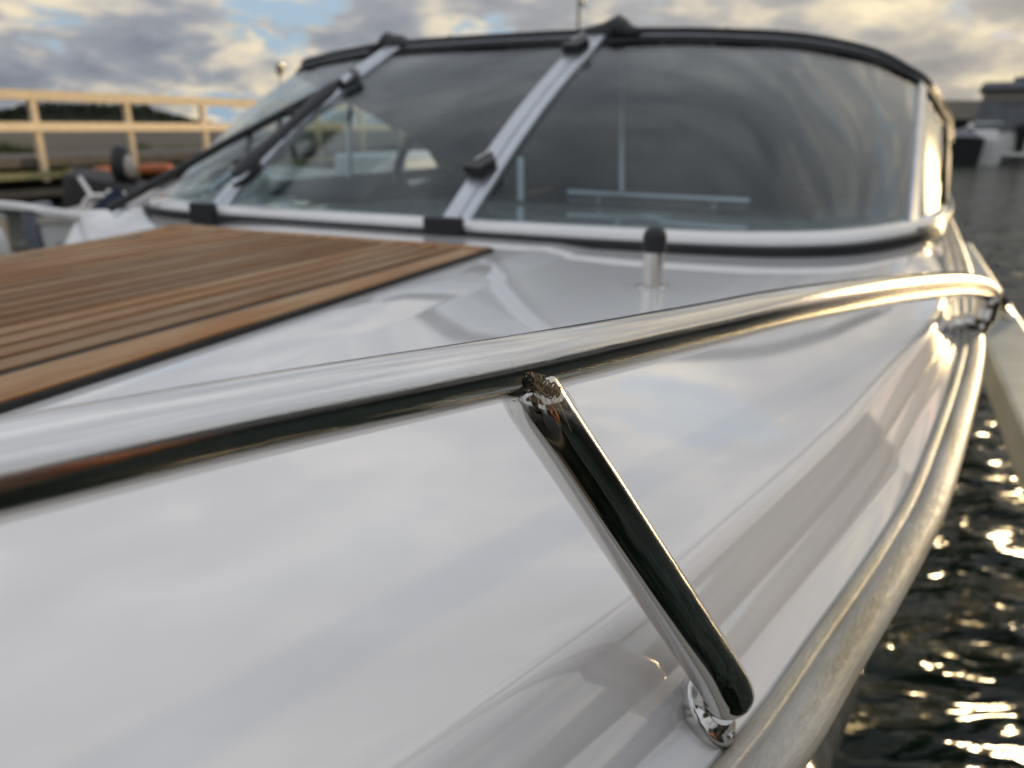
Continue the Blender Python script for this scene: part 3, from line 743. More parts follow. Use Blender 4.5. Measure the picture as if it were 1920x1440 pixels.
for (u, v0, v1, t, r_) in ((655, 195, 372, 2.45, .0085), (977, 296, 402, 1.95, .0095), (1166, 90, 362, 2.05, .0065)):
    a_, b_ = at(u, v0, t), at(u, v1, t)
    st = MB().tube([a_, b_], r_, 14).build('cover_strut', alu, boat, smooth=50)
    if v1 > 365: MB().tube([b_ + Vector((0, 0, .022)), b_, b_ - Vector((0, 0, .012))], [r_*1.25, r_*1.5, r_*2.1], 14).build('strut_socket', steel, st, smooth=40)
# wiper on the far pane
wa0 = at(205, 392, 1.74); wa1 = at(642, 153, 1.80)
wp = tag(bpy.data.objects.new('wiper', None), 'long black windscreen wiper on the far pane'); COL.objects.link(wp); wp.parent = boat; wp.location = wa0 - world_loc(boat)
m_ = MB(); m_.tube([wa0, wa0.lerp(wa1, .5) + Vector((0, -.03, .0)), wa1], [.010, .009, .010], 10); m_.build('wiper_arm', plastic, wp, smooth=50)
m_ = MB(); m_.tube([wa0 + Vector((.01, -.004, -.016)), wa0.lerp(wa1, .66) + Vector((.012, -.004, -.018))], .0035, 8); m_.build('tension_rod', alu, wp, smooth=50)
b0, b1 = at(440, 328, 1.60), at(624, 162, 1.79)
m_ = MB(); m_.tube([b0, b0.lerp(b1, .1), b0.lerp(b1, .5), b0.lerp(b1, .9), b1], [.013, .021, .014, .022, .018], 8, flat=.6); m_.build('wiper_blade', black, wp, smooth=50)
for q0, q1 in ((.30, .08), (.55, .42), (.55, .72), (.8, .93)):
    a_ = wa0.lerp(wa1, .45 + q0*.5); MB().tube([a_, b0.lerp(b1, q1)], [.0065, .0075], 8).build('blade_link', plastic, wp, smooth=50)
# far bow rail with dark rope lashing at its end
frp = spl([tuple(W(-.9, -.98, -.02)), tuple(W(-.4, -1.40, -.06)), tuple(W(.3, -1.68, -.115)), tuple(at(-60, 385, 1.70)), tuple(at(90, 397, 1.82)), tuple(at(178, 412, 1.885)), tuple(at(200, 424, 1.90))], 8)
fr = MB().tube(frp, .0115, 20).build('far_bow_rail', steel, boat, smooth=50); fr['label'] = 'stainless rail along the far side of the bow'
rc = at(205, 392, 1.88)
rk = thing('rope_lashing', rc, 'bundle of dark navy rope tied where the far bow rail ends', 'rope')
m_ = MB(); kp = []
for i in range(200):
    t = i/200*2*math.pi*7; kp.append(at(176 + 46*(i/200), 410 - 38*(i/200), 1.875) + Vector((math.cos(t)*.012, math.sin(t)*.016, math.sin(t)*.022)))
m_.tube(kp, .0085, 8); m_.build('rope_coil', navy_rope, rk, smooth='all')
m_ = MB(); m_.tube([Vector(q) for q in spl([tuple(at(225, 378, 1.87)), tuple(at(212, 400, 1.86)), tuple(at(205, 420, 1.86)), tuple(at(212, 432, 1.88))], 5)], [.016]*15 + [.008], 10)
m_.tube([at(196, 408, 1.86), at(182, 414, 1.86), at(176, 418, 1.86)], [.012, .015, .008], 8)
m_.build('rope_tail', navy_rope, rk, smooth='all')

# the boat is 7.3 m long and 2.4 m wide once scaled, with what is tied to it, about the camera
EYE_SCALE = 1.28
for e, q in ((boat, EYE_SCALE), (rk, EYE_SCALE), (tw, EYE_SCALE*QN)):
    l = Vector(e.location); o0 = W(0, 0, 0); e.location = o0 + (l - o0)*q; e.scale = (q, q, q)

# ================================================================== WATER
def waterm(t, b, v):
    g = N(t, 'ShaderNodeTexCoord').outputs['Object']
    b.inputs['Base Color'].default_value = (.007, .016, .010, 1); b.inputs['Roughness'].default_value = .135
    b.inputs['IOR'].default_value = 1.33
    h1 = noise(t, mapping(t, g, (1.0, 2.0, 1), rot=(0, 0, R(25))), 2.1, 2, .45, .5)
    h2 = noise(t, mapping(t, g, (1.0, 2.6, 1), rot=(0, 0, R(32))), 5.0, 2, .45, .6)
    h3 = noise(t, mapping(t, g, (1, 2.2, 1), rot=(0, 0, R(15))), 15, 2, .5, .3)
    vl = N(t, 'ShaderNodeVectorMath', operation='LENGTH'); L(t, g, vl.inputs[0])
    dist_fade = M_(t, 'DIVIDE', 1.0, M_(t, 'ADD', M_(t, 'DIVIDE', vl.outputs['Value'], 60.0), 1.0))      # ripples flattened with distance from the camera
    h = M_(t, 'ADD', M_(t, 'MULTIPLY', h1, 1.0), M_(t, 'ADD', M_(t, 'MULTIPLY', h2, .30), M_(t, 'MULTIPLY', h3, .03)))
    bn = N(t, 'ShaderNodeBump'); bn.inputs['Strength'].default_value = 1.0; bn.inputs['Distance'].default_value = .20
    L(t, M_(t, 'MULTIPLY', h, dist_fade), bn.inputs['Height']); L(t, bn.outputs[0], b.inputs['Normal'])
water = mat('harbour_water', build=waterm)
m_ = MB(); m_.add([(-3000, -600, 0), (3000, -600, 0), (3000, 3000, 0), (-3000, 3000, 0)], [(0, 1, 2, 3)])
tag(m_.build('water', water), 'dark green rippled harbour water', kind='structure')

# ================================================================== PIER on the far left
PP = -11.8
pier = thing('pier', W(9, PP, -1.1), 'long timber pier with pale two-board railing behind the moored boats', 'pier')
post0, stp = None, 1.58
for k_, s in enumerate([-1.9 + 1.62*j for j in range(20)]):
    m_ = MB(); m_.box((0, 0, 0), (.092, .092, 1.22)); c = W(s, PP + .02, -.165)
    if post0 is None:
        post0 = m_.build('railing_post', rail_wood, pier); o = post0
    else:
        o = post0.copy(); COL.objects.link(o)
    o.parent = pier; o.location = c - world_loc(pier); o.rotation_euler = (0, 0, -AX)
for z, h, dp_, off in ((.462, .145, .10, .03), (.018, .13, .05, .10)):
    for a_ in range(6):
        s0 = -3 + 5*a_; m_ = MB(); m_.box((0, 0, 0), (dp_, 4.985, h)); o = m_.build('rail_board', rail_wood, pier, bevel=.006)
        o.location = W(s0 + 2.5, PP + off, z) - world_loc(pier); o.rotation_euler = (0, 0, -AX)
m_ = MB(); m_.box((0, 0, 0), (.14, 32, .13)); o = m_.build('edge_beam', grey_wood, pier); o.location = W(13, PP - .09, -.50) - world_loc(pier); o.rotation_euler = (0, 0, -AX)
me0 = None
for j in range(150):
    s = -3 + .205*j
    if me0 is None: m_ = MB(); m_.box((0, 0, 0), (2.2, .19, .05)); me0 = m_.build('deck_board', grey_wood, pier); o = me0
    else: o = me0.copy(); COL.objects.link(o); o.parent = pier
    o.location = W(s, PP - 1.28, -.455 + random.uniform(-.006, .006)) - world_loc(pier); o.rotation_euler = (0, 0, -AX)
me0 = None
for j in range(12):
    s = -2.0 + 2.55*j
    if me0 is None: m_ = MB(); m_.tube([(0, 0, -.9), (0, 0, .30)], .12, 14); me0 = m_.build('pile', yellow_green_wood, pier, smooth=40); o = me0
    else: o = me0.copy(); COL.objects.link(o); o.parent = pier
    o.location = W(s, PP + .16, -.90) - world_loc(pier)
for z, h, mt, off, s1 in ((-.68, .10, yellow_green_wood, .02, 14), (-.93, .11, grey_wood, .14, 14)):
    m_ = MB(); m_.box((0, 0, 0), (.10, 32, h)); o = m_.build('fender_beam', mt, pier); o.location = W(s1, PP + off, z) - world_loc(pier); o.rotation_euler = (0, 0, -AX)
m_ = MB(); m_.box((0, 0, 0), (.1, 32, 1.2)); o = m_.build('under_shade_sheet', dark_wood, pier); o.location = W(13, PP - 1.0, -1.15) - world_loc(pier); o.rotation_euler = (0, 0, -AX)  # dark sheet stands in for the shade beneath the pier deck

# land behind the pier
def landm(t, b, v):
    g = N(t, 'ShaderNodeTexCoord').outputs['Object']
    f = noise(t, mapping(t, g, (.35, .12, .35), rot=(0, 0, R(26))), 1.0, 6, .6); f2 = noise(t, g, 2.5, 5, .6)
    c = ramp(t, f, [(.35, (.10, .075, .05)), (.5, (.13, .10, .065)), (.62, (.085, .09, .035))])
    L(t, mix(t, M_(t, 'MULTIPLY', f2, .4), c, (.06, .05, .035)), b.inputs['Base Color'])
    b.inputs['Roughness'].default_value = .95
land = mat('shore_earth', build=landm)
rr = []
for i in range(41):
    s = -20 + i*4.0; row = []
    for p_, z in ((-14.0, -1.4), (-14.2, -.60), (-16, -.42), (-20, -.28), (-27, -.16), (-38, -.10), (-60, -.14), (-110, -.35), (-112, -1.5)):
        nz = .06*math.sin(i*1.3 + p_*.7) + .04*math.sin(i*2.9 + p_)
        row.append(W(s + (p_+14)*-.1, p_, z + (nz if z > -1.3 else 0)*.7))
    rr.append(row)
tag(MB().grid(rr).build('shore', land, smooth='all'), 'brown grassy bank behind the pier', kind='structure')
grassm = mat('dune_grass', (.10, .12, .03), .9, var=.5, vscale=3)
gm = MB()
for (u, v, t, wd, n_) in ((5, 283, 14.6, .55, 500), (255, 284, 16.4, .55, 420), (60, 286, 15.2, .3, 120), (330, 286, 18, .4, 160)):
    c = at(u, v, t)
    for k_ in range(n_):
        q = c + Vector((random.gauss(0, wd*.5), random.gauss(0, wd*.4), -.10)); h = random.uniform(.12, .34)*math.exp(-((q.x-c.x)/wd)**2); ln = Vector((random.uniform(-.07, .07), random.uniform(-.05, .05), h)); e = Vector((random.uniform(.006, .014), random.uniform(-.01, .01), 0))
        gm.add([q - e, q + e, q + ln], [(0, 1, 2)])
tag(gm.build('grass', grassm), 'yellow green grass tufts on the bank behind the pier', 'grass', kind='stuff')
# wooded hill far away
hillm = mat('woodland', (.030, .036, .018), .95, var=.5, vscale=.25)
hm_ = MB(); rr = []
HP = [(-700, .5), (-300, 3.6), (-80, 3.0), (0, 2.9), (30, 3.6), (75, 5.1), (110, 4.4), (160, 4.5), (215, 4.2), (250, 4.4), (290, 3.6), (330, 2.2), (370, 1.2), (400, .6), (440, -.6)]
us = list(range(-700, 450, 8)); D = 170
for dd, k_ in ((D-14, -.15), (D-7, .75), (D, 1.0), (D+14, .8), (D+30, -.1)):
    rr.append([at(u, 240, dd) * 1 + Vector((0, 0, (interp(HP, u) + random.uniform(-.35, .45))*k_ - (.9 if k_ < 0 else 0))) for u in us])
tag(hm_.grid(rr).build('hill', hillm, smooth=None), 'low dark wooded hill on the left horizon', kind='structure')
leafm = mat('foliage', (.036, .045, .02), .9, var=.5, vscale=1.5)
tm = MB()
for k_ in range(2600):
    u = random.uniform(-100, 400); c = at(u, 240, D - 3 + random.uniform(-6, 3)); c.z += (interp(HP, u))*random.uniform(.55, 1.02) + random.uniform(-.1, .55)
    a_ = Vector((random.gauss(0, 1), random.gauss(0, 1), random.gauss(0, 1))).normalized()*random.uniform(.2, .6); b_ = a_.orthogonal().normalized()*random.uniform(.2, .6)
    tm.add([c - a_, c + b_, c + a_, c - b_], [(0, 1, 2, 3)])
tag(tm.build('woodland_crowns', leafm), 'dark tree crowns covering the low hill on the horizon', 'trees', kind='stuff')

# lamp on the pier and a mast behind the boat
def lamp(u, vt, t, name, label, cat, zb):
    top = at(u, vt, t); e = thing(name, (top.x, top.y, zb), label, cat)
    MB().tube([(top.x, top.y, zb), (top.x, top.y, top.z - .12)], [.035, .025], 12).build('pole', galv, e, smooth=40)
    MB().tube([(top.x, top.y, top.z - .15), (top.x, top.y, top.z - .10), (top.x, top.y, top.z + .09), (top.x, top.y, top.z + .12)], [.05, .085, .085, .05], 14).build('lamp_head', lamp_m, e, smooth=40)
    MB().ball((top.x + .10, top.y - .05, top.z), .05).build('side_lamp', lamp_m, e, smooth='all')
lamp(524, 128, 17.5, 'pier_lamp', 'small lamp post standing on the pier left of the windscreen', 'lamp post', EYE - .46)
top = at(1089, -60, 45); mst = thing('light_mast', (top.x, top.y, 0), 'thin tall mast with a small lamp rising behind the windscreen', 'mast')
MB().tube([(top.x, top.y, -.2), (top.x, top.y, top.z)], [.13, .07], 10).build('pole', galv, mst, smooth=50)
MB().tube([(top.x - .12, top.y, -.2), (top.x - .12, top.y, top.z - 1)], .03, 8).build('cable', galv, mst, smooth=50)
c = at(1089, 4, 45); MB().ball((c.x, c.y - .2, c.z), (.22, .16, .16)).build('lamp_head', lamp_m, mst, smooth='all')
c = at(1098, 8, 45); MB().tube([(top.x, top.y, c.z), (top.x + .45, top.y, c.z)], .05, 8).build('lamp_arm', galv, mst, smooth=50)

# ================================================================== neighbouring boats on the left
def hullmesh(L0, beam, h, mt, par, rot, loc, fwd=.45, name='hull'):
    rr = []
    for i in range(17):
        q = i/16; x = -L0/2 + L0*q
        wd = beam/2*(1 if q < .5 else math.cos((q-.5)/.5*math.pi/2)**.6 + .01)
        rise = h*(1 + .22*max(0, q-.4)**1.5*2)
        rr.append([Vector((x + (.15*q if z_ else 0), sy*wd*k_, zz)) for sy, k_, zz, z_ in ((1, .0, -.25, 0), (1, .72, -.12, 0), (1, .93, h*.45, 0), (1, 1.0, rise, 1), (1, 1.03, rise, 1), (1, 1.03, rise + .04, 1), (1, .9, rise + .05, 1))])
    M = Matrix.Translation(loc) @ Matrix.Rotation(rot, 4, 'Z')
    m_ = MB()
    for sy in (1, -1): m_.grid([[M @ Vector((q.x, q.y*sy, q.z)) for q in r_] for r_ in rr])
    m_.add([M @ Vector((q.x, q.y, q.z)) for q in rr[0]] + [M @ Vector((q.x, -q.y, q.z)) for q in rr[0][::-1]], [tuple(range(2*len(rr[0])))])
    dk = MB(); dk.grid([[M @ Vector((r_[-1].x, r_[-1].y*k_, r_[-1].z + .0*k_ - .004)) for k_ in (-1, -.5, 0, .5, 1)] for r_ in rr])
    return m_.build(name, mt, par, smooth=40), dk, M

# transom of the small boat with lettering
na = at(128, 430, 4.6); na.z = 0
nb = thing('dinghy', na, 'small white boat with grey lettering on its stern and a beige deck', 'boat')
def nbp(x, y, z): return na + Vector((math.cos(.12)*x - math.sin(.12)*y, math.sin(.12)*x + math.cos(.12)*y, z))
m_ = MB()   # local x right, y away; transom at y=0, left corner x=-.155
HT = .565
rr = []
for y, k_ in ((0, 1), (.6, 1.05), (1.4, 1.0), (2.2, .75), (2.8, .3), (3.0, .05)):
    rr.append([nbp(.40 + (-.56)*k_*a_, y, z) for a_, z in ((1.0, HT + .05*y*.2), (1.0, HT - .06), (.97, .25), (.8, -.1))][::1])
m_.grid(rr)
rr = []
for y, k_ in ((0, 1), (.6, 1.05), (1.4, 1.0), (2.2, .75), (2.8, .3), (3.0, .05)):
    rr.append([nbp(.40 + (.56)*k_*a_, y, z) for a_, z in ((1.0, HT + .05*y*.2), (1.0, HT - .06), (.97, .25), (.8, -.1))])
m_.grid(rr)
m_.add([nbp(.40 - .56, 0, HT), nbp(.40 + .56, 0, HT), nbp(.40 + .56*.97, 0, .25), nbp(.40 + .45, 0, -.1), nbp(.40 - .45, 0, -.1), nbp(.40 - .56*.97, 0, .25)], [(0, 1, 2, 3, 4, 5)])
m_.build('hull', white_p, nb, bevel=0)
m_ = MB(); m_.grid([[nbp(.40 + .575*k_*a_, y, HT + .012 + .05*y*.2) for a_ in (-1, -.98, .98, 1)] for y, k_ in ((-.02, 1), (.6, 1.05), (1.4, 1.0), (2.2, .75), (2.8, .3))]); m_.build('deck', beige_p, nb, solid=.03)
m_ = MB(); m_.box(nbp(-.20, .10, .42), (.075, .26, .5), Matrix.Rotation(.12, 3, 'Z')); m_.build('shaded_side', slate_p, nb, bevel=.01)  # blue-grey slab puts the hull side's shade into colour
for gx, wd in ((-.075, 3), (.045, 3), (.145, 2)):
    m_ = MB()
    for k_ in range(wd):
        m_.box(nbp(gx + k_*.026, -.006, .405), (.009, .006, .085), Matrix.Rotation(.12, 3, 'Z'))
    if wd == 3: m_.bar(nbp(gx, -.007, .445), nbp(gx + .026, -.007, .367), .006, .009, (0, 1, 0))
    m_.build('lettering', letter, nb)
# chrome handle on the deck
hp = [at(155, 398, 5.1), at(160, 380, 5.1), at(172, 369, 5.1), at(200, 368, 5.12), at(212, 374, 5.12), at(236, 362, 5.15)]
MB().tube(spl([tuple(q) for q in hp], 5), .018, 12).build('deck_handle', steel, nb, smooth=50)
MB().tube([at(172, 368, 5.1), at(150, 334, 5.3)], .016, 10).build('handle_strut', steel, nb, smooth=50)
MB().ball(at(205, 361, 5.08), .022).build('handle_knob', steel, nb, smooth='all')
# white fenders lower left
for u, v, t, r_, lab in ((-8, 470, 4.3, .07, 'round white fender floating at the lower left beside the small boat'),):
    c = at(u, v, t); f_ = thing('boat_fender', c, lab, 'fender'); m_ = MB(); m_.tube([c + Vector((0, 0, z)) for z in (.14, .12, .06, -.08, -.2, -.25)], [.02, .05, r_, r_, r_*.6, .02], 16); m_.build('body', white_p, f_, smooth='all')
    MB().tube([c + Vector((0, 0, .13)), c + Vector((.02, .03, .42))], .012, 8).build('cord', navy_rope, f_)
c = at(6, 418, 4.6); f_ = thing('mooring_post', (c.x - .04, c.y, -.4), 'pale timber mooring post at the left edge of the picture', 'post'); m_ = MB(); m_.tube([(c.x - .04, c.y, -.4), (c.x - .04, c.y, c.z + .03)], .055, 14); m_.build('shaft', rail_wood, f_, smooth=40)
MB().tube([(c.x - .04, c.y, c.z + .03), (c.x - .04, c.y, c.z + .05)], [.06, .045], 14).build('post_cap', galv, f_, smooth=40)

# boat with black cover, outboard motor and orange float
oc = at(236, 372, 7.2)
ob = thing('covered_boat', (oc.x, oc.y, 0), 'dark boat under a black tarpaulin with an outboard motor tilted up', 'boat')
m_ = MB(); rr = []
for i in range(13):
    q = i/12; u = 118 + 190*q; vt = 330 + 58*q**1.1 - 10*math.sin(math.pi*q)
    tp = at(u, vt, 7.4 - 1.0*q); bk = at(u + 55, vt - 8, 8.6 - .4*q)
    rr.append([Vector((tp.x, tp.y - .12, .02)), Vector((tp.x, tp.y - .10, tp.z*.5)), tp, tp.lerp(bk, .5) + Vector((0, 0, .06)), bk, Vector((bk.x, bk.y + .1, .02))])
m_.grid(rr).build('tarpaulin', tarp, ob, smooth=50, solid=.01)
mc = at(230, 310, 7.2)
ou = MB(); 
ou.tube([mc + Vector((.03, 0, -.20)), mc + Vector((.02, 0, -.15)), mc + Vector((.0, 0, -.03)), mc + Vector((-.005, 0, .08)), mc + Vector((.0, 0, .15)), mc + Vector((.01, 0, .185))], [.06, .095, .11, .10, .075, .03], 18)
oo = ou.build('outboard_cowl', plastic, ob, smooth='all')
MB().ball(mc + Vector((.085, -.045, -.01)), (.045, .07, .11)).build('cowl_badge_panel', beige_p, oo, smooth='all')
MB().tube([mc + Vector((.03, 0, -.2)), mc + Vector((.05, 0, -.55))], [.07, .045], 12).build('outboard_leg', plastic, ob, smooth=50)
for k_, (u0, u1, v, t, lab) in enumerate(((172, 218, 324, 8.0, 'left orange float behind the black outboard motor'), (258, 325, 318, 8.1, 'right orange float behind the outboard motor, nearest the windscreen'))):
    a_, b_ = at(u0, v, t), at(u1, v - 2, t + .2); f_ = thing('orange_float', a_, lab, 'float', 'orange floats behind the outboard motor')
    rs_ = [.02, .05, .062, .062, .05, .02]; MB().tube([a_.lerp(b_, q) for q in (0, .06, .25, .75, .94, 1)], rs_, 14).build('body', orange, f_, smooth='all')
    MB().ball(b_, .035).build('end_eye', tarp, f_, smooth='all')
# white day boat seen through the windscreen
wb_ = at(775, 320, 6.2); wbo = thing('day_boat', (wb_.x, wb_.y, 0), 'pale open boat seen through the centre pane of the windscreen', 'boat')
h_, dk, M = hullmesh(4.2, 1.5, .60, white_p, wbo, R(150), Vector((wb_.x + .3, wb_.y, 0)))
dk.build('deck', beige_p, wbo)
m_ = MB()
for k_ in range(9):
    q = M @ Vector((-1.6 + k_*.22, .62, .72)); m_.tube([q - Vector((0, 0, .1)), q + Vector((0, 0, .05))], .012, 6)
m_.tube([M @ Vector((-1.7, .62, .77)), M @ Vector((.3, .62, .77))], .016, 8); m_.build('side_rail', steel, wbo, smooth=50)
m_ = MB(); m_.box(M @ Vector((.4, 0, .78)), (.7, 1.1, .26), Matrix.Rotation(R(150), 3, 'Z')); m_.build('cuddy', white_p, wbo, bevel=.04)

# ================================================================== right side: finger boom, far boats, warehouse
# steel finger boom alongside
bm_ = thing('mooring_boom', W(2.2, .42, -1.1), 'pale green-grey steel mooring boom lying beside the boat on the right', 'mooring boom')
zt = -.74
m_ = MB()
a0, a1 = at(1856, 579, 3.15), at(1925, 655, 2.33)
c0, c1 = at(1856, 632, 3.15), at(1925, 770, 2.33)
dir_b = Vector((a1.x - a0.x, a1.y - a0.y, 0)).normalized(); nb_ = Vector((dir_b.y, -dir_b.x, 0))
A_ = Vector((a0.x, a0.y, EYE + zt)) - dir_b*2.0; B_ = Vector((a1.x, a1.y, EYE + zt)) + dir_b*2.2
m_.bar(A_, B_, .155, .11); m_.build('boom_beam', galv, bm_, bevel=.01)
cA = A_.lerp(B_, .36) + Vector((0, 0, .09))
m_ = MB(); m_.tube(spl([tuple(at(1872, 570, 2.95)), tuple(at(1882, 580, 2.95)), tuple(at(1896, 596, 2.9)), tuple(at(1903, 604, 2.9))], 4), .017, 10); m_.build('chrome_cleat', steel, bm_, smooth=50)
m_ = MB(); m_.tube([at(1866, 556, 2.95), at(1885, 572, 2.95)], .028, 10); m_.build('cleat_base', plastic, bm_, smooth=50)
for q in (.02,):
    c = A_.lerp(B_, q); m_ = MB(); m_.bar(c - dir_b*.35 + Vector((0, 0, -.30)), c + dir_b*.35 + Vector((0, 0, -.30)), .3, .28); m_.build('float', plastic, bm_, bevel=.03)

# cabin cruiser
def box8(m_, x0, x1, y0, y1, z0, z1, M, tx=0, ty=0):
    vs = [(x0, y0, z0), (x1, y0, z0), (x1, y1, z0), (x0, y1, z0), (x0 + tx, y0 + ty, z1), (x1 - tx, y0 + ty, z1), (x1 - tx, y1 - ty, z1), (x0 + tx, y1 - ty, z1)]
    m_.add([M @ Vector(q) for q in vs], [(0, 3, 2, 1), (4, 5, 6, 7), (0, 1, 5, 4), (1, 2, 6, 5), (2, 3, 7, 6), (3, 0, 4, 7)])
CT = 26.0
cc = at(1885, 304, CT); cc.z = 0
cr = thing('cabin_cruiser', cc, 'white cabin cruiser with dark grey canopy and red flag moored far right', 'boat')
M = Matrix.Translation(cc) @ Matrix.Rotation(R(-30), 4, 'Z')
m_ = MB(); rr = []
for y, k_ in ((0, 1), (1.5, 1.03), (3, 1.03), (5, .95), (6.5, .65), (7.6, .06)):
    rr.append([M @ Vector((sx*k_*x, y, z)) for sx, x, z in ((-1, 1.15, -.2), (-1, 1.35, .45), (-1, 1.4, .95 + y*.04), (-1, 1.25, 1.02 + y*.04), (1, 1.25, 1.02 + y*.04), (1, 1.4, .95 + y*.04), (1, 1.35, .45), (1, 1.15, -.2))])
m_.grid(rr); m_.add(rr[0], [tuple(range(8))]); m_.build('hull', white_p, cr, smooth=30)
m_ = MB(); box8(m_, -1.22, 1.22, -.05, 3.6, .98, 1.95, M, .16, .1); m_.build('cockpit_canopy', grey_cover, cr, bevel=.06)
m_ = MB(); box8(m_, -1.04, 1.04, .1, 3.9, 1.953, 2.30, M, .07, .06); m_.build('window_band', cream, cr, bevel=.03)
m_ = MB(); box8(m_, -1.16, 1.16, -.1, 4.2, 2.303, 2.55, M, .12, .1); m_.build('roof', grey_cover, cr, bevel=.06)
m_ = MB(); box8(m_, -1.1, 1.1, -.75, -.03, .2, .32, M); m_.build('swim_platform', white_p, cr, bevel=.03)
m_ = MB(); m_.tube([M @ Vector((.3, -.35, .1)), M @ Vector((.3, -.3, .8)), M @ Vector((.3, -.28, 1.1)), M @ Vector((.3, -.25, 1.2))], [.12, .16, .26, .15], 14); m_.build('outboard_motor', plastic, cr, smooth=50)
m_ = MB(); m_.box(M @ Vector((.15, .8, 2.64)), (.6, .4, .18)); m_.build('roof_box', grey_cover, cr, bevel=.04)
m_ = MB(); m_.tube([M @ Vector((.10, .8, 2.5)), M @ Vector((.12, .8, 4.6))], .012, 6); m_.build('antenna', galv, cr)
m_ = MB(); m_.tube([M @ Vector((.5, .7, 2.6)), M @ Vector((.5, .7, 3.35))], .02, 6); fs_ = m_.build('flag_staff', galv, cr)
m_ = MB(); m_.grid([[M @ Vector((.5 + .10*i, .7 + .05*math.sin(i*1.2), 3.30 - .06*i - .34*j/3)) for j in range(4)] for i in range(6)]); m_.build('flag', red, fs_, solid=.01, smooth='all')
for x, z in ((-1.3, .86), (1.1, .9)): MB().ball(M @ Vector((x, -.1, z)), .07).build('glint_ball', steel, cr, smooth='all')  # polished balls added to catch sun glints on the stern
# small runabout to its left, with dark hull beside it
r0 = at(1838, 303, 24.0); r0.z = 0; ra = thing('runabout', r0, 'small white runabout with curved screen between the black hull and the cruiser', 'boat')
M = Matrix.Translation(r0) @ Matrix.Rotation(R(-28), 4, 'Z'); m_ = MB(); rr = []
for y, k_ in ((0, 1), (1.2, 1.03), (2.6, .9), (3.6, .55), (4.2, .05)):
    rr.append([M @ Vector((sx*k_*x, y, z)) for sx, x, z in ((-1, .45, -.2), (-1, .55, .3), (-1, .6, .72), (-1, .5, .76), (1, .5, .76), (1, .6, .72), (1, .55, .3), (1, .45, -.2))])
m_.grid(rr); m_.add(rr[0], [tuple(range(8))]); m_.build('hull', white_p, ra, smooth=30)
m_ = MB(); m_.grid([[M @ Vector((.46*math.sin(a_*.3), 1.2 + .35*math.cos(a_*.3) + .15*q, .76 + .5*q)) for a_ in range(-5, 6)] for q in (0, .5, 1)]); m_.build('windscreen', glass, ra, smooth='all', solid=.01)
m_ = MB(); m_.tube([M @ Vector((.46*math.sin(a_*.3), 1.35 + .35*math.cos(a_*.3), 1.26)) for a_ in range(-5, 6)], .03, 8); m_.build('screen_rail', steel, ra, smooth=50)
MB().ball(M @ Vector((-.42, .3, 1.12)), .10).build('deck_ball', steel, ra, smooth='all')  # polished steel ball above the deck
m_ = MB(); box8(m_, -.4, .4, .1, .8, .74, 1.05, M, .08, .08); m_.build('seat', white_p, ra, bevel=.05)
r1 = at(1797, 303, 23.6); r1.z = 0; rb = thing('dark_boat', r1, 'black-hulled boat with a dark cover at the left end of the far row', 'boat')
M = Matrix.Translation(r1) @ Matrix.Rotation(R(-28), 4, 'Z'); m_ = MB(); rr = []
for y, k_ in ((0, 1), (1.5, 1.05), (3.2, .8), (4.2, .05)):
    rr.append([M @ Vector((sx*k_*x, y, z)) for sx, x, z in ((-1, .5, -.2), (-1, .58, .5), (-1, .6, .80), (1, .6, .80), (1, .58, .5), (1, .5, -.2))])
m_.grid(rr); m_.add(rr[0], [tuple(range(6))]); m_.build('hull', tarp, rb, smooth=30)
m_ = MB(); m_.grid([[M @ Vector((.58*x, y, .8 + h*(1 - x*x))) for x in (-1, -.6, 0, .6, 1)] for y, h in ((.05, .05), (.8, .25), (2, .3), (3.2, .12))]); m_.build('cover', grey_cover, rb, smooth='all')
# warehouse
wc_ = at(1720, 240, 62); wh = thing('warehouse', (wc_.x, wc_.y, 0), 'long low beige harbour shed on the far right shore', 'building')
m_ = MB(); wdx = 15; m_.box((wc_.x + wdx/2 - 1, wc_.y + 4, 1.05), (wdx + 8, 8, 2.1)); m_.build('wall', dark_clad, wh)
m_ = MB(); xL, xR = wc_.x - 6, wc_.x + wdx + 4; y0 = wc_.y - 1
m_.add([(xL, y0, 1.75), (xR, y0, 1.75), (xR, y0 + .2, 3.15), (xL, y0 + .2, 3.15), (xL, y0 + 9, 3.5), (xR, y0 + 9, 3.5), (xL, y0 + 9, 1.75), (xR, y0 + 9, 1.75)], [(0, 1, 2, 3), (3, 2, 5, 4), (4, 5, 7, 6), (0, 3, 4, 6), (1, 7, 5, 2), (0, 6, 7, 1)]); m_.build('roof_fascia', cream, wh)
for j in range(7):
    m_ = MB(); x = wc_.x - 3 + j*2.6; m_.box((x, wc_.y - .03, .9), (1.5, .06, 1.1)); m_.build('door', slate_p if j % 2 else tail_glass, wh)
# far quay under the shed
m_ = MB(); m_.box((wc_.x + 25, wc_.y + 10, -.3), (90, 22, 1.3)); tag(m_.build('far_quay', grey_wood), 'low dark quay under the shed', kind='structure')
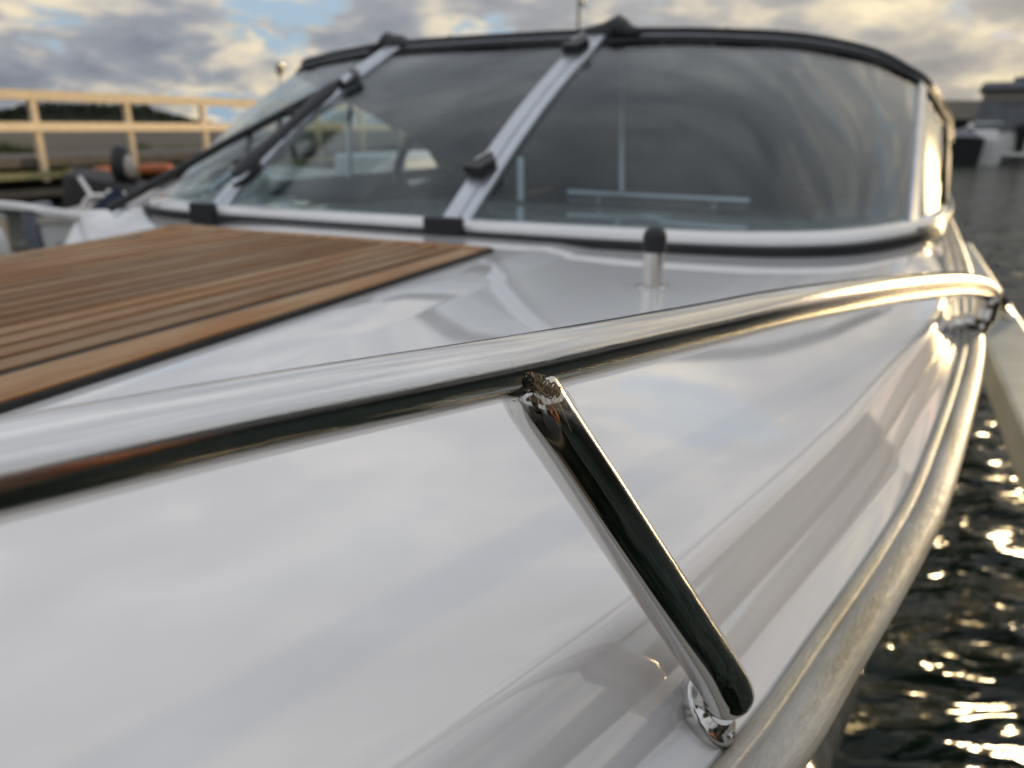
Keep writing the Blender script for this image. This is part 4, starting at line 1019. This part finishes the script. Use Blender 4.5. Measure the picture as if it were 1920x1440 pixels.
# pontoon and photographer behind the camera: they show as the dark reflections in the steel
qy = thing('pontoon', W(-1.6, .9, -1.1), 'dark timber pontoon beside the bow where the photographer crouches', 'pontoon')
for j in range(22):
    m_ = MB(); m_.box((0, 0, 0), (1.9, .14, .045)); o = m_.build('deck_board', quay_dark, qy); o.location = W(-3.25 + .147*j, .96, -.62) - world_loc(qy); o.rotation_euler = (0, 0, -AX)
for p_ in (.08, 1.84):
    m_ = MB(); m_.box((0, 0, 0), (.10, 3.3, .42)); o = m_.build('side_beam', quay_dark, qy); o.location = W(-1.7, p_, -.86) - world_loc(qy); o.rotation_euler = (0, 0, -AX)
lb = thing('lifebuoy', W(-.15, 1.25, -.6), 'orange lifebuoy hanging on a short post at the end of the dark pontoon', 'lifebuoy')
bc = W(-.12, 1.25, -.16)
MB().tube([W(-.18, 1.25, -.6), W(-.18, 1.25, .02)], .04, 12).build('post', grey_wood, lb, smooth=40)
ring_ = MB().ring(bc, .22, .055, W(-.35, -1, 0) - W(0, 0, 0), 40, 14).build('ring', orange, lb, smooth='all')
# unseen wall added on the right: its bands reflect as stripes in the gelcoat
hwl = thing('reflection_wall', W(5, 8.4, -1.1), 'unseen boarded wall on the right, added for its banded reflection in the gelcoat', 'wall')
pale = mat('pale_band_timber', (.42, .40, .37), .7, var=.2); mid_ = mat('mid_band_timber', (.17, .165, .16), .8, var=.2)
for z0, z1, mt in ((-1.4, -.35, quay_dark), (-.345, .05, mid_), (.055, .42, pale), (.425, .95, mid_), (.955, 1.12, pale), (1.125, 1.55, dark_wood), (1.555, 1.75, pale)):
    for j in range(4):
        m_ = MB(); m_.box((0, 0, 0), (.16 if mt is pale else .10, 4.98, z1 - z0)); o = m_.build('board', mt, hwl)
        o.location = W(-3 + 5*j, 8.4, (z0 + z1)/2) - world_loc(hwl); o.rotation_euler = (0, 0, -AX)
FLZ = EYE - .62 + .0225
pe = thing('person', (0, -.55, FLZ), 'person in black jacket and dark trousers crouching by the bow, phone in both hands', 'person')
cloth = mat('black_jacket', (.010, .010, .011), .85, var=.3, bump=.4, bscale=60); trousers = mat('dark_trousers', (.014, .015, .020), .9, var=.3)
skinm = mat('skin', (.42, .25, .18), .5, var=.1); hairm = mat('dark_hair', (.03, .02, .014), .6, var=.4, vscale=60); shoe = mat('black_shoe', (.012, .012, .012), .4)
def skinned(name, V, Ed, rad, mt, par, root=0, lev=2):
    me = bpy.data.meshes.new(name); me.from_pydata([tuple(v) for v in V], Ed, []); me.materials.append(mt)
    o = bpy.data.objects.new(name, me); COL.objects.link(o); o.parent = par; o.location = -world_loc(par)
    md = o.modifiers.new('skin', 'SKIN'); md.use_smooth_shade = True
    for i, r_ in enumerate(rad):
        sv = me.skin_vertices[0].data[i]; sv.radius = (r_, r_) if not isinstance(r_, tuple) else r_; sv.use_root = (i == root)
    sb = o.modifiers.new('sub', 'SUBSURF'); sb.levels = lev; sb.render_levels = lev
    return o
F = FLZ
V = [(0, -.80, F+.32), (0, -.74, F+.50), (0, -.62, F+.68), (0, -.52, F+.82), (0, -.47, F+.92), (0, -.44, F+1.00),
     (-.10, -.80, F+.30), (-.20, -.36, F+.46), (-.16, -.62, F+.08), (-.17, -.44, F+.05),
     (.10, -.80, F+.30), (.20, -.36, F+.46), (.16, -.62, F+.08), (.17, -.44, F+.05),
     (-.19, -.52, F+.80), (-.26, -.28, F+.62), (-.085, -.085, F+.60), (.19, -.52, F+.80), (.26, -.28, F+.62), (.085, -.085, F+.60)]
Ed = [(0, 1), (1, 2), (2, 3), (3, 4), (4, 5), (0, 6), (6, 7), (7, 8), (8, 9), (0, 10), (10, 11), (11, 12), (12, 13), (3, 14), (14, 15), (15, 16), (3, 17), (17, 18), (18, 19)]
rad = [.16, .155, (.19, .14), (.16, .12), .06, .05, .11, .075, .05, .045, .11, .075, .05, .045, .075, .055, .03, .075, .055, .03]
skinned('body', V, Ed, rad, cloth, pe)
hd_ = MB(); hc = Vector((0, -.40, F+1.10)); hd_.ball(hc, (.075, .095, .115), 20, 14); hd_.tube([hc + Vector((0, .085, .0)), hc + Vector((0, .112, -.022)), hc + Vector((0, .09, -.032))], [.008, .014, .010], 8)
for sx in (-1, 1): hd_.ball(hc + Vector((sx*.076, -.005, -.005)), (.012, .022, .032), 8, 6)
head = hd_.build('head', skinm, pe, smooth='all')
for sx in (-1, 1): MB().ball(hc + Vector((sx*.030, .083, .012)), (.011, .007, .007), 10, 6).build('eye', shoe, head, smooth='all')
MB().tube([hc + Vector((-.022, .083, -.052)), hc + Vector((0, .091, -.053)), hc + Vector((.022, .083, -.052))], .005, 8).build('mouth', mat('lips', (.35, .15, .12), .5), head, smooth='all')
MB().ball(hc + Vector((0, -.018, .028)), (.084, .098, .105), 20, 12).build('hair', hairm, head, smooth='all')
for sx in (-1, 1):
    hb = MB(); pc = Vector((sx*.082, -.060, F+.60)); hb.ball(pc, (.014, .034, .040), 12, 8); 
    for k_ in range(4): 
        b0 = pc + Vector((0, .025, .024 - .017*k_)); ln_ = (.030, .036, .034, .026)[k_]
        hb.tube([b0, b0 + Vector((-sx*.004, ln_*.35, 0)), b0 + Vector((-sx*.014, ln_*.5, 0))], [.0085, .008, .006], 8)
    hb.tube([pc + Vector((0, .0, -.025)), pc + Vector((-sx*.018, .006, -.018)), pc + Vector((-sx*.036, .010, -.012))], [.011, .0095, .007], 8)
    hb.build('hand', skinm, pe, smooth='all')
    MB().ball(Vector((sx*.17, -.47, F+.045)), (.05, .13, .048), 14, 8).build('shoe', shoe, pe, smooth='all')
ph = thing('phone', (0, -.022, EYE - .01), 'black smartphone held in both hands behind the bow rail', 'phone')
m_ = MB(); m_.box((0, -.028, EYE - .015), (.158, .0085, .075)); m_.build('phone_body', tail_glass, ph, bevel=.003)
MB().tube([(0, -.0235, EYE), (0, -.021, EYE)], .006, 16).build('lens', tail_glass, ph, smooth=40)
print('objects', len(bpy.data.objects))
